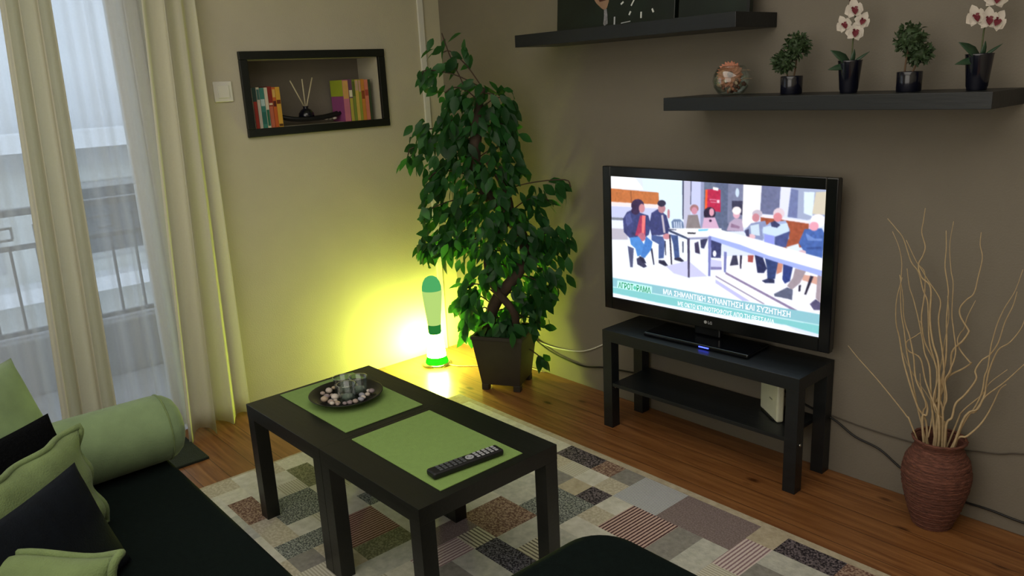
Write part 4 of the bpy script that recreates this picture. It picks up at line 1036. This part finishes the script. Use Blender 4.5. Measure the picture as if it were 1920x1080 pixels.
for (cx, cy, cz, rx_, rz_, cnt) in LEAF_CLUSTERS:
    c = Vector((cx, cy, cz)); dr = min(.13, .75 * max(rx_, rz_))
    near = min(trunk_pts, key=lambda t: (t - c).length + abs(t.z - (c.z - .05)) * .5)
    br = [near, near.lerp(c, .5) + Vector((0, 0, .03)), c + Vector((0, 0, .02)), c + (c - near).normalized() * rx_ * .5 + Vector((0, 0, -.02))]
    br = [Vector((max(.04, v.x), min(-.04, v.y), v.z)) for v in br]
    obj('branch', tube(bmesh.new(), [fl_(p) for p in spline(br, 4)], .0032, 6), M_BARK, fp)
    for k in range(int(cnt * 1.32)):
        for tr_ in range(8):
            u_, v_ = RNG.normal(0, .5), RNG.normal(0, .5)
            if u_ * u_ + v_ * v_ > 1.1: continue
            q = c + rgt * (u_ * rx_) + Vector((0, 0, v_ * rz_)) + dep * RNG.normal(0, .5) * dr
            out = (q - Vector((.70, -.27, q.z))); out = out.normalized() if out.length > .01 else rgt
            d_ = (out * .45 + Vector((RNG.normal() * .45, RNG.normal() * .45, -.85 + RNG.normal() * .35))).normalized()
            ln = RNG.uniform(.060, .092)
            if ok_leaf(q) and ok_leaf(q + d_ * ln): break
        else: continue
        nn = (-dep * .8 + out * .4 + Vector((RNG.normal() * .5, RNG.normal() * .5, .5 + RNG.normal() * .4)))
        leaf(fol, fl_(q), inv.to_3x3() @ d_, inv.to_3x3() @ nn, ln, ln * RNG.uniform(.44, .56), RNG.uniform(.05, .35))
tp = [Vector(p) for p in TOP_TWIG]; obj('branch', tube(bmesh.new(), [fl_(p) for p in spline(tp, 5)], .0028, 6), M_BARK, fp)
obj('foliage', fol, M_FIC, fp)

# ------------------------------------------------------------------ lava lamp
LX, LY = .185, -.315
ll = thing('lava_lamp', 'lit green lava lamp glowing on the floor in the corner beside the ficus', 'lamp', (LX, LY, 0))
obj('base_disc', lathe(bmesh.new(), [(.084, 0), (.086, .004), (.080, .012), (.066, .014)], 40), thin_glass('clear_base_disc', (.85, .9, .7), .3), ll, True)
obj('foot', lathe(bmesh.new(), [(.064, .014), (.060, .030), (.053, .050), (.052, .050)], 40, cap1=False), emitter('glowing_green_foot', (.03, .75, .01), 1.1), ll, True)
obj('bulb_cone', lathe(bmesh.new(), [(.0525, .0505), (.047, .10), (.0425, .15), (.039, .178)], 40), emitter('glowing_bulb_cone', (.82, 1.0, .12), 225.0), ll, True)
obj('wax', lathe(bmesh.new(), [(.034, .179), (.0355, .19), (.0365, .222), (.033, .232)], 32), emitter('green_wax', (.02, .17, .03), 1.0), ll, True)
obj('bottle', lathe(bmesh.new(), [(.0368, .2325), (.041, .28), (.048, .34), (.0535, .40), (.0545, .424), (.053, .4265)], 40), emitter('lit_bottle_liquid', (.42, .62, .16), 1.0), ll, True)
obj('cap', lathe(bmesh.new(), [(.0535, .427), (.0530, .445), (.046, .472), (.033, .493), (.017, .503), (.0, .505)], 36, cap1=False), emitter('green_cap', (.07, .36, .11), 1.0), ll, True)
obj('cord', tube(bmesh.new(), spline([(.07, .03, .006), (.12, .05, .003), (.20, .12, .003), (.30, .21, .003), (.42, .285, .003), (.55, .30, .003)], 6), .0022, 7), M_CABLEW, ll)

# ------------------------------------------------------------------ cables along the wall
def cable(label, pts, r_, m_):
    tag(obj('cable', tube(bmesh.new(), spline(pts, 6), r_, 8), m_), label, 'cable')
cable('black cable sagging along the wall from the ficus to the television bench', [(.60, -.012, .20), (.725, -.012, .150), (.80, -.012, .128), (.902, -.012, .113), (1.03, -.012, .108), (1.159, -.012, .134), (1.30, -.012, .150), (1.46, -.014, .165)], .0042, M_CABLEB)
cable('white cable curving along the wall into the back of the television bench', [(.62, -.008, .170), (.75, -.008, .158), (.866, -.008, .160), (1.02, -.008, .185), (1.163, -.008, .255), (1.26, -.02, .32), (1.34, -.03, .39)], .0036, M_CABLEW)
cable('black cable dropping from the television bench and running behind the wicker vase', [(2.10, -.01, .28), (2.22, -.01, .238), (2.322, -.01, .216), (2.407, -.009, .172), (2.50, -.007, .15), (2.587, -.007, .100), (2.70, -.007, .066), (2.785, -.007, .055), (2.87, -.007, .056), (2.976, -.007, .050), (3.2, -.007, .05)], .0038, M_CABLEB)
cable('thin grey cable on the wall passing behind the twigs', [(2.10, -.006, .25), (2.322, -.006, .226), (2.45, -.006, .216), (2.597, -.006, .214), (2.70, -.006, .222), (2.80, -.006, .246), (2.88, -.006, .262), (2.952, -.006, .286), (3.2, -.006, .33)], .0022, mat('grey_thin_cable', '4a433b', .6, .05, 40))

# ------------------------------------------------------------------ sofa
M_SOFA = mat('black_green_velour', '08110f', .95, .2, 60, .3, 300, spec=.1)
def slab(x0, x1, y0, y1, z0, z1, rc, bev, seg=4):
    """Upholstered block: plan corners rounded by rc, edges softened by bev."""
    b = bmesh.new(); pts = []
    for (cx, cy, a0) in ((x1 - rc, y1 - rc, 0), (x0 + rc, y1 - rc, 90), (x0 + rc, y0 + rc, 180), (x1 - rc, y0 + rc, 270)):
        for k in range(9):
            a = R(a0 + 90 * k / 8); pts.append((cx + rc * math.cos(a), cy + rc * math.sin(a)))
    rows = [(0, z0)] + [(bev * (1 - math.cos(R(90 * k / seg))), z1 - bev + bev * math.sin(R(90 * k / seg))) for k in range(seg + 1)]
    mx_, my_ = (x0 + x1) / 2, (y0 + y1) / 2; prev = None; first = None
    for ins, z in rows:
        rr = []
        for (px, py) in pts:
            sx, sy = (abs(px - mx_) - ins) / max(1e-6, abs(px - mx_)), (abs(py - my_) - ins) / max(1e-6, abs(py - my_))
            rr.append(b.verts.new((mx_ + (px - mx_) * sx, my_ + (py - my_) * sy, z)))
        if prev:
            n_ = len(rr)
            for k in range(n_): b.faces.new((prev[k], prev[(k + 1) % n_], rr[(k + 1) % n_], rr[k])).smooth = True
        else: first = rr
        prev = rr
    b.faces.new(prev); b.faces.new(first[::-1]); return b
sf = thing('corner_sofa', 'black corner sofa with a chaise end facing the television', 'sofa', (2.1, -2.6, 0))
T_ = Matrix.Translation((-2.1, 2.6, 0))
def so(name, b, m_=None):
    bmesh.ops.transform(b, verts=b.verts, matrix=T_); return obj(name, b, m_ or M_SOFA, sf)
so('seat', slab(.86, 2.370, -2.95, -2.037, .10, .40, .03, .018))
so('chaise', slab(2.374, 3.28, -2.95, -1.362, .10, .405, .11, .035))
so('backrest', slab(.86, 3.28, -3.17, -2.952, .10, .78, .05, .06))
for x, y in ((.95, -2.1), (.95, -3.1), (2.2, -3.1), (3.2, -3.1), (2.45, -1.45), (3.2, -1.45)):
    so('leg', bx(x - .025, x + .025, y - .025, y + .025, .0 if y < -2.11 else .011, .101, .002), M_MATTB)

# ------------------------------------------------------------------ cushions
M_CG = mat('sage_green_velvet', '748a62', .85, .12, 14, .25, 260, sheen=.12)
M_CG2 = mat('sage_green_linen', '687a4c', .9, .12, 20, .45, 260, sheen=.08)
M_CB = mat('black_blue_velvet', '0a0f16', .9, .2, 30, .3, 260, spec=.15)
M_CF = mat('black_plush', '08090b', 1.0, .3, 120, 1.0, 200, spec=.05)
def cushion(label, TR, hd, rec, w, h, t, m_, pipe=None, wav=0.0, group=None, seed=1, e_sign=1):
    """Square cushion; TR is its upper far corner, hd the compass heading its face looks to, rec its lean back."""
    hd, rec = R(hd), R(rec)
    nh = Vector((math.cos(hd), math.sin(hd), 0)); e = Vector((-math.sin(hd), math.cos(hd), 0)) * e_sign
    n_ = nh * math.cos(rec) + Vector((0, 0, math.sin(rec))); up = Vector((0, 0, math.cos(rec))) - nh * math.sin(rec)
    if e.cross(n_).dot(up) < 0: yax = -n_
    c = Vector(TR) - e * (w / 2) - up * (h / 2)
    M = Matrix(((e.x, n_.x, up.x, c.x), (e.y, n_.y, up.y, c.y), (e.z, n_.z, up.z, c.z), (0, 0, 0, 1)))
    rng = random.Random(seed); ph = [rng.uniform(0, 6.28) for _ in range(6)]
    b = bmesh.new(); N_ = 26; F_, K_ = [], []
    def xy(i, j):
        u, v = -1 + 2 * i / N_, -1 + 2 * j / N_
        pu = 1 - .055 * (1 - v * v); pv = 1 - .055 * (1 - u * u)
        return u, v, u * w / 2 * pu, v * h / 2 * pv
    for j in range(N_ + 1):
        fr_, kr = [], []
        for i in range(N_ + 1):
            u, v, x, z = xy(i, j)
            th = t / 2 * ((1 - u ** 4) * (1 - v ** 4)) ** .55 * (1 + .07 * math.sin(3 * u + ph[0]) * math.sin(2.6 * v + ph[1]))
            wv = wav * math.sin(9 * u + ph[2]) * max(0, abs(v) - .6) + wav * math.sin(8 * v + ph[3]) * max(0, abs(u) - .6)
            edge = i in (0, N_) or j in (0, N_)
            a_ = b.verts.new((x, th + wv, z)); fr_.append(a_); kr.append(a_ if edge else b.verts.new((x, -th * .9 + wv, z)))
        F_.append(fr_); K_.append(kr)
    for j in range(N_):
        for i in range(N_):
            b.faces.new((F_[j][i], F_[j][i + 1], F_[j + 1][i + 1], F_[j + 1][i])).smooth = True
            try: b.faces.new((K_[j][i], K_[j + 1][i], K_[j + 1][i + 1], K_[j][i + 1])).smooth = True
            except ValueError: pass
    bmesh.ops.recalc_face_normals(b, faces=b.faces)
    t_ = thing('cushion', label, 'cushion', group=group); t_.matrix_world = M
    obj('cushion_cover', b, m_, t_)
    if pipe:
        L_ = []
        for i in range(N_ + 1): L_.append((i, 0))
        for j in range(1, N_ + 1): L_.append((N_, j))
        for i in range(N_ - 1, -1, -1): L_.append((i, N_))
        for j in range(N_ - 1, 0, -1): L_.append((0, j))
        P_ = []
        for (i, j) in L_ + [L_[0]]:
            u, v, x, z = xy(i, j); wv = wav * math.sin(9 * u + ph[2]) * max(0, abs(v) - .6) + wav * math.sin(8 * v + ph[3]) * max(0, abs(u) - .6)
            P_.append((x * 1.012, wv * 1.3, z * 1.012))
        obj('piping', tube(bmesh.new(), P_, pipe, 8, caps=False), m_, t_)
    return t_
cushion('tall sage green cushion at the back of the row, behind the plush black one', (.92, -2.372, .778), 38, 22, .42, .40, .10, M_CG, seed=4)
cushion('plush black cushion between two green cushions', (1.25, -2.356, .691), 30, 24, .44, .30, .10, M_CF, seed=6)
cushion('sage green cushion with a piped edge behind the smooth black cushion', (1.40, -2.325, .685), 41, 9, .44, .275, .09, M_CG2, pipe=.0085, wav=.02, seed=7)
cushion('smooth black-blue cushion, foremost of the black ones on the sofa', (1.592, -2.372, .670), 41, 21, .42, .285, .08, M_CB, seed=9)
cushion('sage green cushion with a wavy piped edge lying nearest the viewer', (2.00, -2.386, .606), -50, 50, .66, .30, .09, M_CG2, pipe=.009, wav=.03, seed=12, e_sign=1)
# bolster
bo = thing('bolster', 'sage green velvet bolster lying across the left end of the sofa', 'bolster', (1.135, -1.985, .506))
b = bmesh.new(); rB = .106
pf = [(.0, 0.0), (.03, .001), (.06, .006), (.083, .018), (.097, .036), (.104, .058), (rB, .085), (rB + .001, .30), (rB, .62), (.10, .66), (.07, .68), (.0, .69)]
lathe(b, [(max(.0005, r_), z) for r_, z in pf], 44, cap0=False, cap1=False, wob=lambda a, z: .012 * math.sin(14 * a) * max(0, 1 - abs(z - .03) / .05) + .006 * math.sin(3 * a + 9 * z))
bmesh.ops.transform(b, verts=b.verts, matrix=Matrix.Rotation(R(90), 4, 'X'))
obj('bolster_cover', b, M_CG, bo)
b = bmesh.new(); Pp = [(.1045 * math.cos(a), -.056, .1045 * math.sin(a)) for a in np.linspace(0, 2 * math.pi, 49)]
obj('seam', tube(b, Pp, .0028, 6, caps=False), M_CG2, bo)
